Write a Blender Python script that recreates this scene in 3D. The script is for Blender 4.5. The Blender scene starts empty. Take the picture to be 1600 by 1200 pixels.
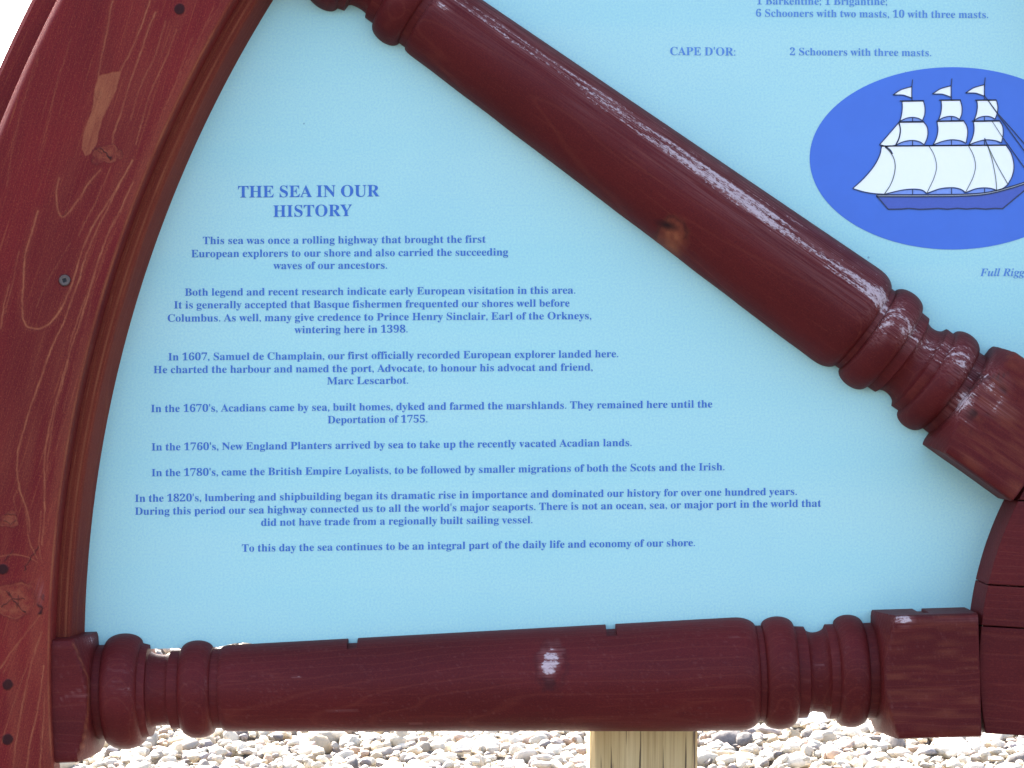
import bpy, bmesh, math, random, json
import numpy as np
from mathutils import Vector

# ------------------------------------------------------------------ camera, sky, sun, exposure
S = 0.0005            # metres per unit of the drawing: 1 unit on the sign = 0.5 mm
DU = 3230.0           # camera distance in the same units
CAM_H = 1.40
SUN_AZ, SUN_EL = math.radians(-32), math.radians(43)   # azimuth from +Y towards +X

scene = bpy.context.scene
COL = scene.collection
cd = bpy.data.cameras.new("camera"); cam = bpy.data.objects.new("camera", cd); COL.objects.link(cam)
cam.location = (0, -DU * S, CAM_H); cam.rotation_euler = (math.radians(90), 0, 0)
cd.sensor_width = 36; cd.lens = 36 * DU / 1600; cd.clip_start = 0.05; cd.clip_end = 2000
scene.camera = cam

w = bpy.data.worlds.new("World"); scene.world = w; w.use_nodes = True
nt = w.node_tree
sky = nt.nodes.new("ShaderNodeTexSky"); sky.sky_type = 'NISHITA'; sky.sun_disc = False
sky.sun_elevation = SUN_EL; sky.sun_rotation = SUN_AZ
sky.air_density = 0.8; sky.dust_density = 5.0; sky.ozone_density = 0.6
bg = nt.nodes["Background"]; bg.inputs[1].default_value = 0.13
nt.links.new(sky.outputs[0], bg.inputs[0])

sd = bpy.data.lights.new("sun", 'SUN'); sd.energy = 4.4; sd.angle = math.radians(0.5); sd.color = (1.0, 0.95, 0.86)
sun = bpy.data.objects.new("sun", sd); COL.objects.link(sun)
sdir = Vector((math.sin(SUN_AZ) * math.cos(SUN_EL), math.cos(SUN_AZ) * math.cos(SUN_EL), math.sin(SUN_EL)))
sun.rotation_euler = sdir.to_track_quat('Z', 'Y').to_euler(); sun.location = sdir * 20

vs = scene.view_settings
vs.view_transform = 'Standard'; vs.look = 'None'; vs.gamma = 1.0; vs.exposure = 3.0

rnd = random.Random(7); rng = np.random.default_rng(7)

# ------------------------------------------------------------------ drawing units -> world
CX, CY = 2067.0, 1027.0                      # hub centre on the plane of the panel
HUB = Vector(((CX - 800) * S, 0, CAM_H - (CY - 600) * S))
ROOT = Vector((HUB.x, 0, 0))

def world(x, y, d=0.0):                      # true position: x right, y down, d proud of the panel
    return ((x - 800) * S, -d * S, CAM_H - (y - 600) * S)

def true_xy(px, py, d):                      # where a thing d proud really is when it is seen over (px, py) of the panel
    k = DU / (DU - d)
    return (px - 800) / k + 800, (py - 600) / k + 600

# ------------------------------------------------------------------ node helpers
def nodes_of(name):
    m = bpy.data.materials.new(name); m.use_nodes = True
    return m, m.node_tree, m.node_tree.nodes["Principled BSDF"]

class NB:
    def __init__(s, nt): s.nt = nt
    def n(s, t, **kw):
        o = s.nt.nodes.new(t)
        for k, v in kw.items(): setattr(o, k, v)
        return o
    def link(s, a, b): s.nt.links.new(a, b)
    def set(s, sock, v):
        if hasattr(v, "is_linked") or isinstance(v, bpy.types.NodeSocket): s.link(v, sock)
        else: sock.default_value = v
    def math(s, op, a, b=0.0, c=0.0, clamp=False):
        o = s.n("ShaderNodeMath", operation=op, use_clamp=clamp)
        s.set(o.inputs[0], a); s.set(o.inputs[1], b); s.set(o.inputs[2], c); return o.outputs[0]
    def attr(s, name, out="Fac"):
        o = s.n("ShaderNodeAttribute", attribute_name=name); return o.outputs[out]
    def mapping(s, vec, scale, loc=(0, 0, 0)):
        o = s.n("ShaderNodeMapping"); s.link(vec, o.inputs[0]); o.inputs["Scale"].default_value = scale
        o.inputs["Location"].default_value = loc; return o.outputs[0]
    def noise(s, vec, scale=1.0, detail=4.0, rough=0.55, dist=0.0):
        o = s.n("ShaderNodeTexNoise"); s.link(vec, o.inputs["Vector"])
        o.inputs["Scale"].default_value = scale; o.inputs["Detail"].default_value = detail
        o.inputs["Roughness"].default_value = rough; o.inputs["Distortion"].default_value = dist
        return o.outputs["Fac"]
    def ramp(s, f, a, b):
        o = s.n("ShaderNodeMapRange", interpolation_type='SMOOTHSTEP'); s.set(o.inputs[0], f)
        s.set(o.inputs[1], a); s.set(o.inputs[2], b); return o.outputs[0]
    def mix(s, f, a, b, blend='MIX'):
        o = s.n("ShaderNodeMix", data_type='RGBA', blend_type=blend)
        s.set(o.inputs[0], f)
        for sock, v in ((o.inputs[6], a), (o.inputs[7], b)):
            if isinstance(v, tuple): sock.default_value = v + (1,) if len(v) == 3 else v
            else: s.link(v, sock)
        return o.outputs[2]
    def bump(s, h, strength, dist, normal=None):
        o = s.n("ShaderNodeBump"); o.inputs["Strength"].default_value = strength; o.inputs["Distance"].default_value = dist
        s.link(h, o.inputs["Height"])
        if normal is not None: s.link(normal, o.inputs["Normal"])
        return o.outputs[0]

def wood_material(name, base, dark, tan, rough=0.42, ring_amt=0.35, seed=0.0, spec=0.45):
    m, nt, P = nodes_of(name); b = NB(nt)
    gc = b.attr("gc", "Vector")
    oi = b.n("ShaderNodeObjectInfo")
    off = b.n("ShaderNodeVectorMath", operation='ADD'); b.link(gc, off.inputs[0])
    sc = b.n("ShaderNodeVectorMath", operation='SCALE'); sc.inputs[0].default_value = (7.3, 3.1, 5.7)
    b.link(oi.outputs["Random"], sc.inputs[3]); b.link(sc.outputs[0], off.inputs[1])
    v = off.outputs[0]
    broad = b.noise(b.mapping(v, (4, 14, 14), (seed, 0, 0)), 1, 4)
    blot = b.noise(b.mapping(v, (30, 60, 60), (seed, 1, 0)), 1, 5, 0.65)
    streak = b.noise(b.mapping(v, (14, 420, 420), (0, seed, 0)), 1, 4, 0.6, 0.4)
    fine = b.noise(b.mapping(v, (160, 900, 900), (0, 0, seed)), 1, 3, 0.7)
    # growth rings about an off-centre pith
    sep = b.n("ShaderNodeSeparateXYZ"); b.link(gc, sep.inputs[0])
    wob = b.noise(b.mapping(v, (2.5, 9, 9), (3, seed, 2)), 1, 3)
    yy = b.math('ADD', sep.outputs[1], 0.021 + 0.013 * seed); zz = b.math('ADD', sep.outputs[2], 0.030)
    rr = b.math('SQRT', b.math('ADD', b.math('MULTIPLY', yy, yy), b.math('MULTIPLY', zz, zz)))
    rq = b.math('MULTIPLY_ADD', wob, 0.028, rr)
    fr = b.math('FRACT', b.math('MULTIPLY', rq, 260.0))
    ring = b.ramp(b.math('ABSOLUTE', b.math('SUBTRACT', fr, 0.5)), 0.38, 0.5)
    grain = b.attr("grain"); crack = b.attr("crack"); wear_sheen = b.attr("wear_sheen")
    c = b.mix(b.ramp(broad, 0.3, 0.7), dark, base)
    c = b.mix(b.math('MULTIPLY', b.ramp(blot, 0.45, 0.75), 0.35), c, dark)
    c = b.mix(b.math('MULTIPLY', b.ramp(streak, 0.55, 0.8), 0.4), c, tan)
    c = b.mix(b.math('MULTIPLY', ring, ring_amt * 0.6), c, tan)
    g = b.math('MULTIPLY', grain, b.math('MULTIPLY_ADD', blot, 0.9, 0.45), clamp=True)
    c = b.mix(g, c, (0.275, 0.085, 0.038))
    pore = b.noise(b.mapping(v, (700, 1100, 1100), (seed, 5, 2)), 1, 2, 0.8)
    c = b.mix(b.math('MULTIPLY', b.ramp(pore, 0.50, 0.78), 0.34), c, tan)
    c = b.mix(b.math('MULTIPLY', b.ramp(pore, 0.50, 0.25), 0.45), c, (0.030, 0.006, 0.010))
    c = b.mix(b.math('MULTIPLY', crack, 0.93), c, (0.010, 0.005, 0.006))
    # weathered, whitened flakes, plus the upper spoke's sky sheen painted as pale colour
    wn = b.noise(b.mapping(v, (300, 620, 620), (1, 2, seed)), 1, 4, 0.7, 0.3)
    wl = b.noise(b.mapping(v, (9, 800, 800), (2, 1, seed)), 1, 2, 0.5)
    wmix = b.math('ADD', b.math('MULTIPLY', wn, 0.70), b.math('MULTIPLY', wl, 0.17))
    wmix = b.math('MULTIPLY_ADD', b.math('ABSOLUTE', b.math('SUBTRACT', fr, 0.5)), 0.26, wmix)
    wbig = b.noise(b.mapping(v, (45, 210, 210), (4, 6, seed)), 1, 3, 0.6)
    thr = b.math('ADD', b.math('MULTIPLY_ADD', wear_sheen, -0.44, 0.72), b.math('MULTIPLY', wbig, 0.16))
    wm = b.math('MULTIPLY', b.ramp(b.math('SUBTRACT', wmix, thr), 0.0, 0.16), b.ramp(wear_sheen, 0.02, 0.12))
    c = b.mix(b.math('MULTIPLY', b.math('MULTIPLY', wear_sheen, b.ramp(wl, 0.30, 0.70)), 0.62), c, (0.27, 0.12, 0.11))
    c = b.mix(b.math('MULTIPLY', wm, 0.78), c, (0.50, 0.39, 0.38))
    b.link(c, P.inputs["Base Color"])
    r = b.math('ADD', b.math('MULTIPLY_ADD', fine, 0.22, rough - 0.10), b.math('MULTIPLY', wm, 0.35))
    b.link(r, P.inputs["Roughness"]); P.inputs["Specular IOR Level"].default_value = spec
    h = b.math('ADD', b.math('MULTIPLY', streak, 0.5), b.math('MULTIPLY', fine, 0.25))
    h = b.math('ADD', h, b.math('MULTIPLY', ring, -0.25 * ring_amt * 2))
    h = b.math('ADD', h, b.math('MULTIPLY', grain, 0.35)); h = b.math('ADD', h, b.math('MULTIPLY', wm, 0.6))
    h = b.math('ADD', h, b.math('MULTIPLY', crack, -1.5))
    b.link(b.bump(h, 0.55, 0.0006), P.inputs["Normal"])
    return m

def plain(name, col, rough=0.6, metal=0.0, nscale=0, namt=0.0):
    m, nt, P = nodes_of(name); b = NB(nt)
    P.inputs["Roughness"].default_value = rough; P.inputs["Metallic"].default_value = metal
    tc = b.n("ShaderNodeTexCoord").outputs["Object"]
    nz = b.noise(tc, nscale or 300, 3, 0.6)
    c = b.mix(b.math('MULTIPLY', b.ramp(nz, 0.35, 0.65), namt), col, tuple(x * 0.7 for x in col))
    b.link(c, P.inputs["Base Color"])
    return m

def panel_material():
    m, nt, P = nodes_of("printed_blue_laminate"); b = NB(nt)
    tc = b.n("ShaderNodeTexCoord").outputs["Object"]
    a = b.noise(b.mapping(tc, (1.2, 1, 14)), 1, 3); g = b.noise(tc, 620, 2, 0.8)
    g2 = b.noise(b.mapping(tc, (3, 1, 3), (4, 0, 0)), 1, 3)
    vo = b.n("ShaderNodeTexVoronoi", feature='F1'); b.link(tc, vo.inputs["Vector"]); vo.inputs["Scale"].default_value = 34
    sepc = b.n("ShaderNodeSeparateColor"); b.link(vo.outputs["Color"], sepc.inputs[0])
    dot = b.math('MULTIPLY', b.math('LESS_THAN', vo.outputs["Distance"], 0.03), b.math('GREATER_THAN', sepc.outputs[0], 0.87))
    c = b.mix(b.ramp(a, 0.35, 0.65), (0.330, 0.600, 0.545), (0.380, 0.622, 0.545))
    c = b.mix(b.math('MULTIPLY', b.ramp(g2, 0.35, 0.7), 0.35), c, (0.415, 0.605, 0.55))
    g3 = b.noise(tc, 5.5, 6, 0.62)
    c = b.mix(b.math('MULTIPLY', b.ramp(g3, 0.48, 0.72), 0.30), c, (0.285, 0.520, 0.510))
    c = b.mix(b.math('MULTIPLY', b.ramp(g, 0.25, 0.75), 0.55), c, (0.22, 0.44, 0.53))
    c = b.mix(b.math('MULTIPLY', dot, 0.6), c, (0.08, 0.14, 0.2))
    b.link(c, P.inputs["Base Color"])
    P.inputs["Roughness"].default_value = 0.42; P.inputs["Specular IOR Level"].default_value = 0.4
    b.link(b.bump(g, 0.12, 0.0003), P.inputs["Normal"])
    return m

def stone_material():
    m, nt, P = nodes_of("mixed_stone"); b = NB(nt)
    tc = b.n("ShaderNodeTexCoord").outputs["Object"]
    c = b.attr("stone", "Color"); nz = b.noise(tc, 90, 4, 0.65)
    c = b.mix(b.math('MULTIPLY', b.ramp(nz, 0.4, 0.7), 0.35), c, (0.16, 0.15, 0.14))
    b.link(c, P.inputs["Base Color"]); P.inputs["Roughness"].default_value = 0.75
    b.link(b.bump(nz, 0.4, 0.004), P.inputs["Normal"])
    return m

def ground_material():
    m, nt, P = nodes_of("gravel_ground"); b = NB(nt)
    tc = b.n("ShaderNodeTexCoord").outputs["Object"]
    vo = b.n("ShaderNodeTexVoronoi"); b.link(tc, vo.inputs["Vector"]); vo.inputs["Scale"].default_value = 22
    sepc = b.n("ShaderNodeSeparateColor"); b.link(vo.outputs["Color"], sepc.inputs[0])
    c = b.mix(sepc.outputs[0], (0.22, 0.20, 0.18), (0.55, 0.51, 0.45))
    c = b.mix(b.ramp(vo.outputs["Distance"], 0.3, 0.7), c, (0.10, 0.09, 0.08))
    b.link(c, P.inputs["Base Color"]); P.inputs["Roughness"].default_value = 0.85
    b.link(b.bump(b.math('SUBTRACT', 1.0, vo.outputs["Distance"]), 0.8, 0.03), P.inputs["Normal"])
    return m

def post_material():
    m, nt, P = nodes_of("weathered_pine"); b = NB(nt)
    gc = b.attr("gc", "Vector")
    st = b.noise(b.mapping(gc, (6, 420, 420)), 1, 4, 0.6, 0.3); br = b.noise(b.mapping(gc, (4, 30, 30)), 1, 3)
    ck = b.noise(b.mapping(gc, (9, 330, 330), (5, 3, 1)), 1, 2, 0.5, 0.2)
    c = b.mix(b.ramp(br, 0.3, 0.7), (0.46, 0.335, 0.155), (0.58, 0.45, 0.24))
    c = b.mix(b.math('MULTIPLY', b.ramp(st, 0.42, 0.66), 0.55), c, (0.30, 0.20, 0.085))
    cm = b.ramp(ck, 0.63, 0.68)
    c = b.mix(b.math('MULTIPLY', cm, 0.9), c, (0.045, 0.03, 0.018))
    b.link(c, P.inputs["Base Color"]); P.inputs["Roughness"].default_value = 0.8
    b.link(b.bump(b.math('SUBTRACT', b.math('MULTIPLY', st, -0.4), cm), 0.6, 0.0015), P.inputs["Normal"])
    return m

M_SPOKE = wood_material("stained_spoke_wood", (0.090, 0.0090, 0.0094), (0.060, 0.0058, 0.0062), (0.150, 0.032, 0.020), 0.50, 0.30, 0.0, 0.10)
M_BOARD = wood_material("stained_board_wood", (0.150, 0.0110, 0.0115), (0.102, 0.0076, 0.0088), (0.290, 0.082, 0.032), 0.55, 0.14, 0.4, 0.09)
M_LEDGE = wood_material("stained_edge_wood", (0.165, 0.0280, 0.0150), (0.110, 0.0150, 0.0100), (0.290, 0.082, 0.034), 0.58, 0.30, 0.7, 0.08)
M_PANEL = panel_material()
M_INK = plain("blue_ink", (0.022, 0.118, 0.42), 0.5, 0, 700, 0.25)
M_INK2 = plain("glare_pale_blue_ink", (0.068, 0.205, 0.50), 0.5, 0, 700, 0.25)  # same blue ink, its colour lightened to imitate glare and soft focus
M_OVAL = plain("royal_blue_ink", (0.033, 0.122, 0.49), 0.42, 0, 40, 0.12)
M_HULL = plain("ship_blue_ink", (0.042, 0.080, 0.36), 0.42, 0, 500, 0.2)
M_SAIL = plain("white_ink", (0.80, 0.80, 0.80), 0.42, 0, 300, 0.03)
M_LINE = plain("dark_line_ink", (0.012, 0.020, 0.060), 0.5, 0, 500, 0.1)
M_SHADE = plain("pale_blue_ink", (0.17, 0.27, 0.62), 0.45, 0, 500, 0.2)
M_RAIL = plain("grey_line_ink", (0.55, 0.56, 0.58), 0.45, 0, 500, 0.1)
M_STEEL = plain("dull_screw_steel", (0.10, 0.075, 0.065), 0.5, 0.7, 900, 0.4)
M_HOLE = plain("screw_recess", (0.010, 0.008, 0.008), 0.8, 0)
M_STONE = stone_material(); M_GROUND = ground_material(); M_POST = post_material()

# ------------------------------------------------------------------ object helpers
def obj(name, verts, faces, mat, parent=None, attrs=None, gc=None, smooth=False, sharp=None, rel=True, mats=None, midx=None):
    me = bpy.data.meshes.new(name)
    V = np.asarray(verts, dtype=np.float64)
    if parent is not None and rel: V = V - np.array(ROOT)
    me.from_pydata(V.tolist(), [], faces if isinstance(faces, list) else faces.tolist())
    for m in (mats or [mat]): me.materials.append(m)
    if midx is not None: me.polygons.foreach_set("material_index", np.asarray(midx, dtype=np.int32))
    if gc is not None:
        a = me.attributes.new("gc", 'FLOAT_VECTOR', 'POINT'); a.data.foreach_set("vector", np.asarray(gc, dtype=np.float32).ravel())
    for k, v in (attrs or {}).items():
        a = me.attributes.new(k, 'FLOAT', 'POINT'); a.data.foreach_set("value", np.asarray(v, dtype=np.float32))
    if smooth:
        me.polygons.foreach_set("use_smooth", np.ones(len(me.polygons), dtype=bool))
        if sharp: me.set_sharp_from_angle(angle=math.radians(sharp))
    me.update()
    o = bpy.data.objects.new(name, me); COL.objects.link(o)
    if parent is not None: o.parent = parent
    return o

def grid_faces(n, m, wrap=False):
    """n rows of m points; wrap closes each row."""
    mm = m if wrap else m - 1
    i = np.arange(n - 1)[:, None]; j = np.arange(mm)[None, :]; j2 = (j + 1) % m
    return np.stack([i * m + j, i * m + j2, (i + 1) * m + j2, (i + 1) * m + j], -1).reshape(-1, 4)

def seg_dist(P, poly):
    """distance of points P (n,2) to a polyline, with the running fraction along it"""
    best = np.full(len(P), 1e9)
    for a, c in zip(poly[:-1], poly[1:]):
        a = np.array(a, float); c = np.array(c, float); ab = c - a
        t = np.clip(((P - a) @ ab) / max(ab @ ab, 1e-9), 0, 1)
        best = np.minimum(best, np.hypot(*(P - a - t[:, None] * ab).T))
    return best

def in_poly(P, poly):
    ins = np.zeros(len(P), bool); n = len(poly)
    for i in range(n):
        x1, y1 = poly[i]; x2, y2 = poly[(i + 1) % n]
        if y1 == y2: continue
        cnd = ((y1 > P[:, 1]) != (y2 > P[:, 1])) & (P[:, 0] < (x2 - x1) * (P[:, 1] - y1) / (y2 - y1) + x1)
        ins ^= cnd
    return ins

def vnoise(P, cell, seed=0):
    """cheap smooth value noise on 2-D points"""
    q = P / cell; i = np.floor(q).astype(np.int64); f = q - i; f = f * f * (3 - 2 * f)
    def h(a, b):
        n = (a * 374761393 + b * 668265263 + seed * 974634777) & 0xffffffff
        n = ((n ^ (n >> 13)) * 1274126177) & 0xffffffff
        return ((n ^ (n >> 16)) & 0xffff) / 65535.0
    a = h(i[:, 0], i[:, 1]); b_ = h(i[:, 0] + 1, i[:, 1]); c = h(i[:, 0], i[:, 1] + 1); d = h(i[:, 0] + 1, i[:, 1] + 1)
    return (a * (1 - f[:, 0]) + b_ * f[:, 0]) * (1 - f[:, 1]) + (c * (1 - f[:, 0]) + d * f[:, 0]) * f[:, 1]

def smooth_line(pts, n=6):
    """Catmull-Rom through the points"""
    p = [np.array(q, float) for q in pts]; p = [2 * p[0] - p[1]] + p + [2 * p[-1] - p[-2]]
    out = []
    for i in range(1, len(p) - 2):
        for k in range(n):
            t = k / n
            out.append(0.5 * (2 * p[i] + (p[i + 1] - p[i - 1]) * t + (2 * p[i - 1] - 5 * p[i] + 4 * p[i + 1] - p[i + 2]) * t * t
                              + (3 * p[i] - p[i - 1] - 3 * p[i + 1] + p[i + 2]) * t ** 3))
    out.append(p[-2]); return [tuple(q) for q in out]

# ------------------------------------------------------------------ the ground
g = obj("ground", [(-300, -60, 0), (300, -60, 0), (300, 500, 0), (-300, 500, 0)], [(0, 1, 2, 3)], M_GROUND); g["kind"] = "structure"
pv = obj("bounce_dimmer_ground", [(-300, -50, .004), (300, -50, .004), (300, 1.1, .004), (-300, 1.1, .004)], [(0, 1, 2, 3)], plain("bounce_dimmer_dark", (0.045, 0.043, 0.042), 0.9, 0, 60, 0.4)); pv["kind"] = "structure"  # unseen dark sheet added to cut ground bounce onto the spoke undersides

# ------------------------------------------------------------------ the sign: one thing, its base where the post meets the ground
root = bpy.data.objects.new("wheel_sign", None); COL.objects.link(root); root.location = ROOT
root["label"] = "dark red wooden ship's wheel sign with light blue printed history panels"
root["category"] = "sign"

def wheel_xy(r, ang):                          # wheel polar (angle counter-clockwise from +x, up) -> drawing x, y
    return CX + r * np.cos(ang), CY - r * np.sin(ang)

def ring(name, profile, a0, a1, n, mat, parent, closed, gcmode="arc", attrs_fn=None, sharp=30, cap=True):
    """sweep a closed (r, d) profile about the hub"""
    pr = np.array(profile, float); m = len(pr)
    ang = np.linspace(a0, a1, n + 1)[: n if closed else n + 1]
    A, R = np.meshgrid(ang, pr[:, 0], indexing="ij"); D = np.broadcast_to(pr[:, 1], A.shape)
    X, Y = wheel_xy(R, A)
    V = np.stack([(X - 800) * S, -D * S, CAM_H - (Y - 600) * S], -1).reshape(-1, 3)
    f = grid_faces(len(ang), m, True)
    if closed:
        base = (len(ang) - 1) * m; j = np.arange(m); j2 = (j + 1) % m
        f = np.concatenate([f, np.stack([base + j, base + j2, j2, j], -1)])
    f = f[:, ::-1].tolist()
    if cap and not closed:
        f.append(list(range(m))); f.append(list(range((len(ang) - 1) * m, len(ang) * m))[::-1])
    if gcmode == "arc":
        G = np.stack([A * 2000 * S, R * S, D * S], -1).reshape(-1, 3)
    else:
        mid = 0.5 * (a0 + a1) + gcmode; tx, ty = -math.sin(mid), math.cos(mid); nx, ny = math.cos(mid), math.sin(mid)
        XX, YY = (X - CX), -(Y - CY)
        G = np.stack([(XX * tx + YY * ty) * S, (XX * nx + YY * ny) * S, D * S], -1).reshape(-1, 3)
    k = DU / (DU - D); seen = np.stack([(X - 800) * k + 800, (Y - 600) * k + 600], -1).reshape(-1, 2)
    at = attrs_fn(seen, R.ravel(), D.ravel()) if attrs_fn else {}
    return obj(name, V, f, mat, parent, at, G, smooth=True, sharp=sharp)

R_ = math.radians
# middle layer of the rim
ring("rim_core", [(2012, -62), (2240, -62), (2247, -56), (2248, -50), (2248, 50), (2247, 57), (2240, 62), (2012, 62)], R_(-6.85), R_(186.85), 300, M_BOARD, root, False)
# moulding that holds the panels, upper half only
def ledge_attr(seen, r, d):
    n1 = vnoise(seen, 9, 3); n2 = vnoise(seen, 40, 5)
    gr = np.clip(1 - np.abs(r - 1951.5) / 2.2, 0, 1) * (d > 55) * (0.3 + 0.8 * n2)
    gr = np.maximum(gr, np.clip(1 - np.abs(r - 1960 - 3 * n2) / 1.2, 0, 1) * (d > 55) * 0.7 * n1)
    return {"grain": gr}
prof = [(1935, -62), (1935, 0), (1943, 54)] + [(1944.2, 59), (1946.5, 62)] + [(x, 62) for x in np.arange(1948, 1976, 1.5)] + [(1976, 62), (1976, -62)]
ring("inner_moulding", prof, R_(0.2 - 1.2), R_(180.05), 700, M_LEDGE, root, False, attrs_fn=ledge_attr)

# front boards of the rim; the first is the one in the picture
GR = [  # light grain lines of the first board, as drawn on its face: points, half width, strength
 ([(177,0),(170,25),(162,72),(156,103),(153,125)],1.6,.8), ([(236,0),(219,47),(203,84),(189,109)],1.5,.9),
 ([(244,19),(234,40),(219,87),(203,131),(191,169),(178,206),(175,225)],1.7,.9), ([(259,34),(241,90),(219,137),(203,188)],1.4,.7),
 ([(275,47),(259,90),(237,140),(225,175),(212,225)],1.5,.7), ([(300,60),(281,110),(262,160),(246,210),(228,262)],1.3,.5),
 ([(94,278),(89,300),(91,325),(97,339),(108,331),(125,306),(138,284),(156,266)],1.8,.9),
 ([(206,250),(190,282),(172,312),(150,345),(134,380),(122,416),(108,455),(92,486),(74,506),(62,512),(50,512),(39,506),(34,488),(35,460),(39,410),(46,375),(60,330)],2.0,1.0),
 ([(172,262),(150,312),(134,344),(124,368)],1.4,.6),
 ([(186,290),(166,331),(145,375),(120,446),(96,510),(78,552),(67,584),(53,623),(35,676),(28,711),(28,743),(34,775),(42,800),(46,830)],1.7,.95),
 ([(208,285),(187,331),(166,375),(142,446),(124,506),(110,552),(96,602),(83,648),(73,694),(70,729),(69,800),(66,850)],1.7,.95),
 ([(188,335),(163,385),(113,524),(106,573),(87,644),(76,711),(74,736)],1.4,.7),
 ([(14,446),(7,474),(2,513)],1.5,.8), ([(30,395),(20,440),(8,490)],1.2,.5), ([(110,380),(85,420),(70,450),(55,480)],1.2,.4),
 ([(335,10),(300,85),(270,140),(245,200),(215,270),(190,330)],1.2,.45), ([(60,90),(40,150),(22,220),(10,290)],1.0,.35), ([(110,60),(92,120),(75,190),(60,250)],1.0,.35),
 ([(64,960),(45,985),(20,1015),(0,1043)],1.5,.8), ([(66,985),(55,1020),(45,1060),(30,1130),(22,1200)],1.5,.8),
 ([(69,1040),(62,1095),(50,1150),(43,1200)],1.6,.9), ([(71,1085),(68,1130),(63,1200)],1.4,.8), ([(50,975),(30,1005),(5,1050)],1.2,.6),
 ([(60,1000),(40,1050),(18,1110),(4,1160)],1.2,.55), ([(63,800),(62,850),(66,880)],1.4,.8), ([(40,800),(43,833),(52,857),(58,872)],1.4,.8),
 ([(0,870),(20,866),(45,870),(60,880)],1.3,.6), ([(30,760),(22,780),(26,800)],1.2,.5), ([(22,925),(40,915),(60,905)],1.0,.4),
]
CRK = [([(60,853),(45,877),(37,893)],1.0,.9), ([(20,858),(6,877)],.9,.7), ([(10,925),(20,935),(40,937)],1.1,.9), ([(20,935),(30,948),(41,957)],1.0,.9),
 ([(20,935),(4,947)],1.0,.9), ([(20,935),(14,925)],.9,.9), ([(30,930),(27,948)],.8,.7), ([(159,231),(168,244),(174,251)],1.4,1.0), ([(148,229),(160,240)],.8,.6),
 ([(7,806),(14,803),(24,805)],.9,.7), ([(8,812),(17,820),(25,812)],.9,.7), ([(96,338),(106,330)],.8,.5), ([(60,945),(66,952),(63,960)],2.6,1.0), ([(66,930),(69,938)],2.0,.9)]
PATCH = [(156,119),(172,115),(188,111),(184,128),(180,141),(172,157),(166,169),(158,188),(154,205),(150,224),(140,238),(134,241),(130,231),(131,215),(134,200),(140,185),(144,175),(147,160),(148,147),(150,135)]
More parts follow.
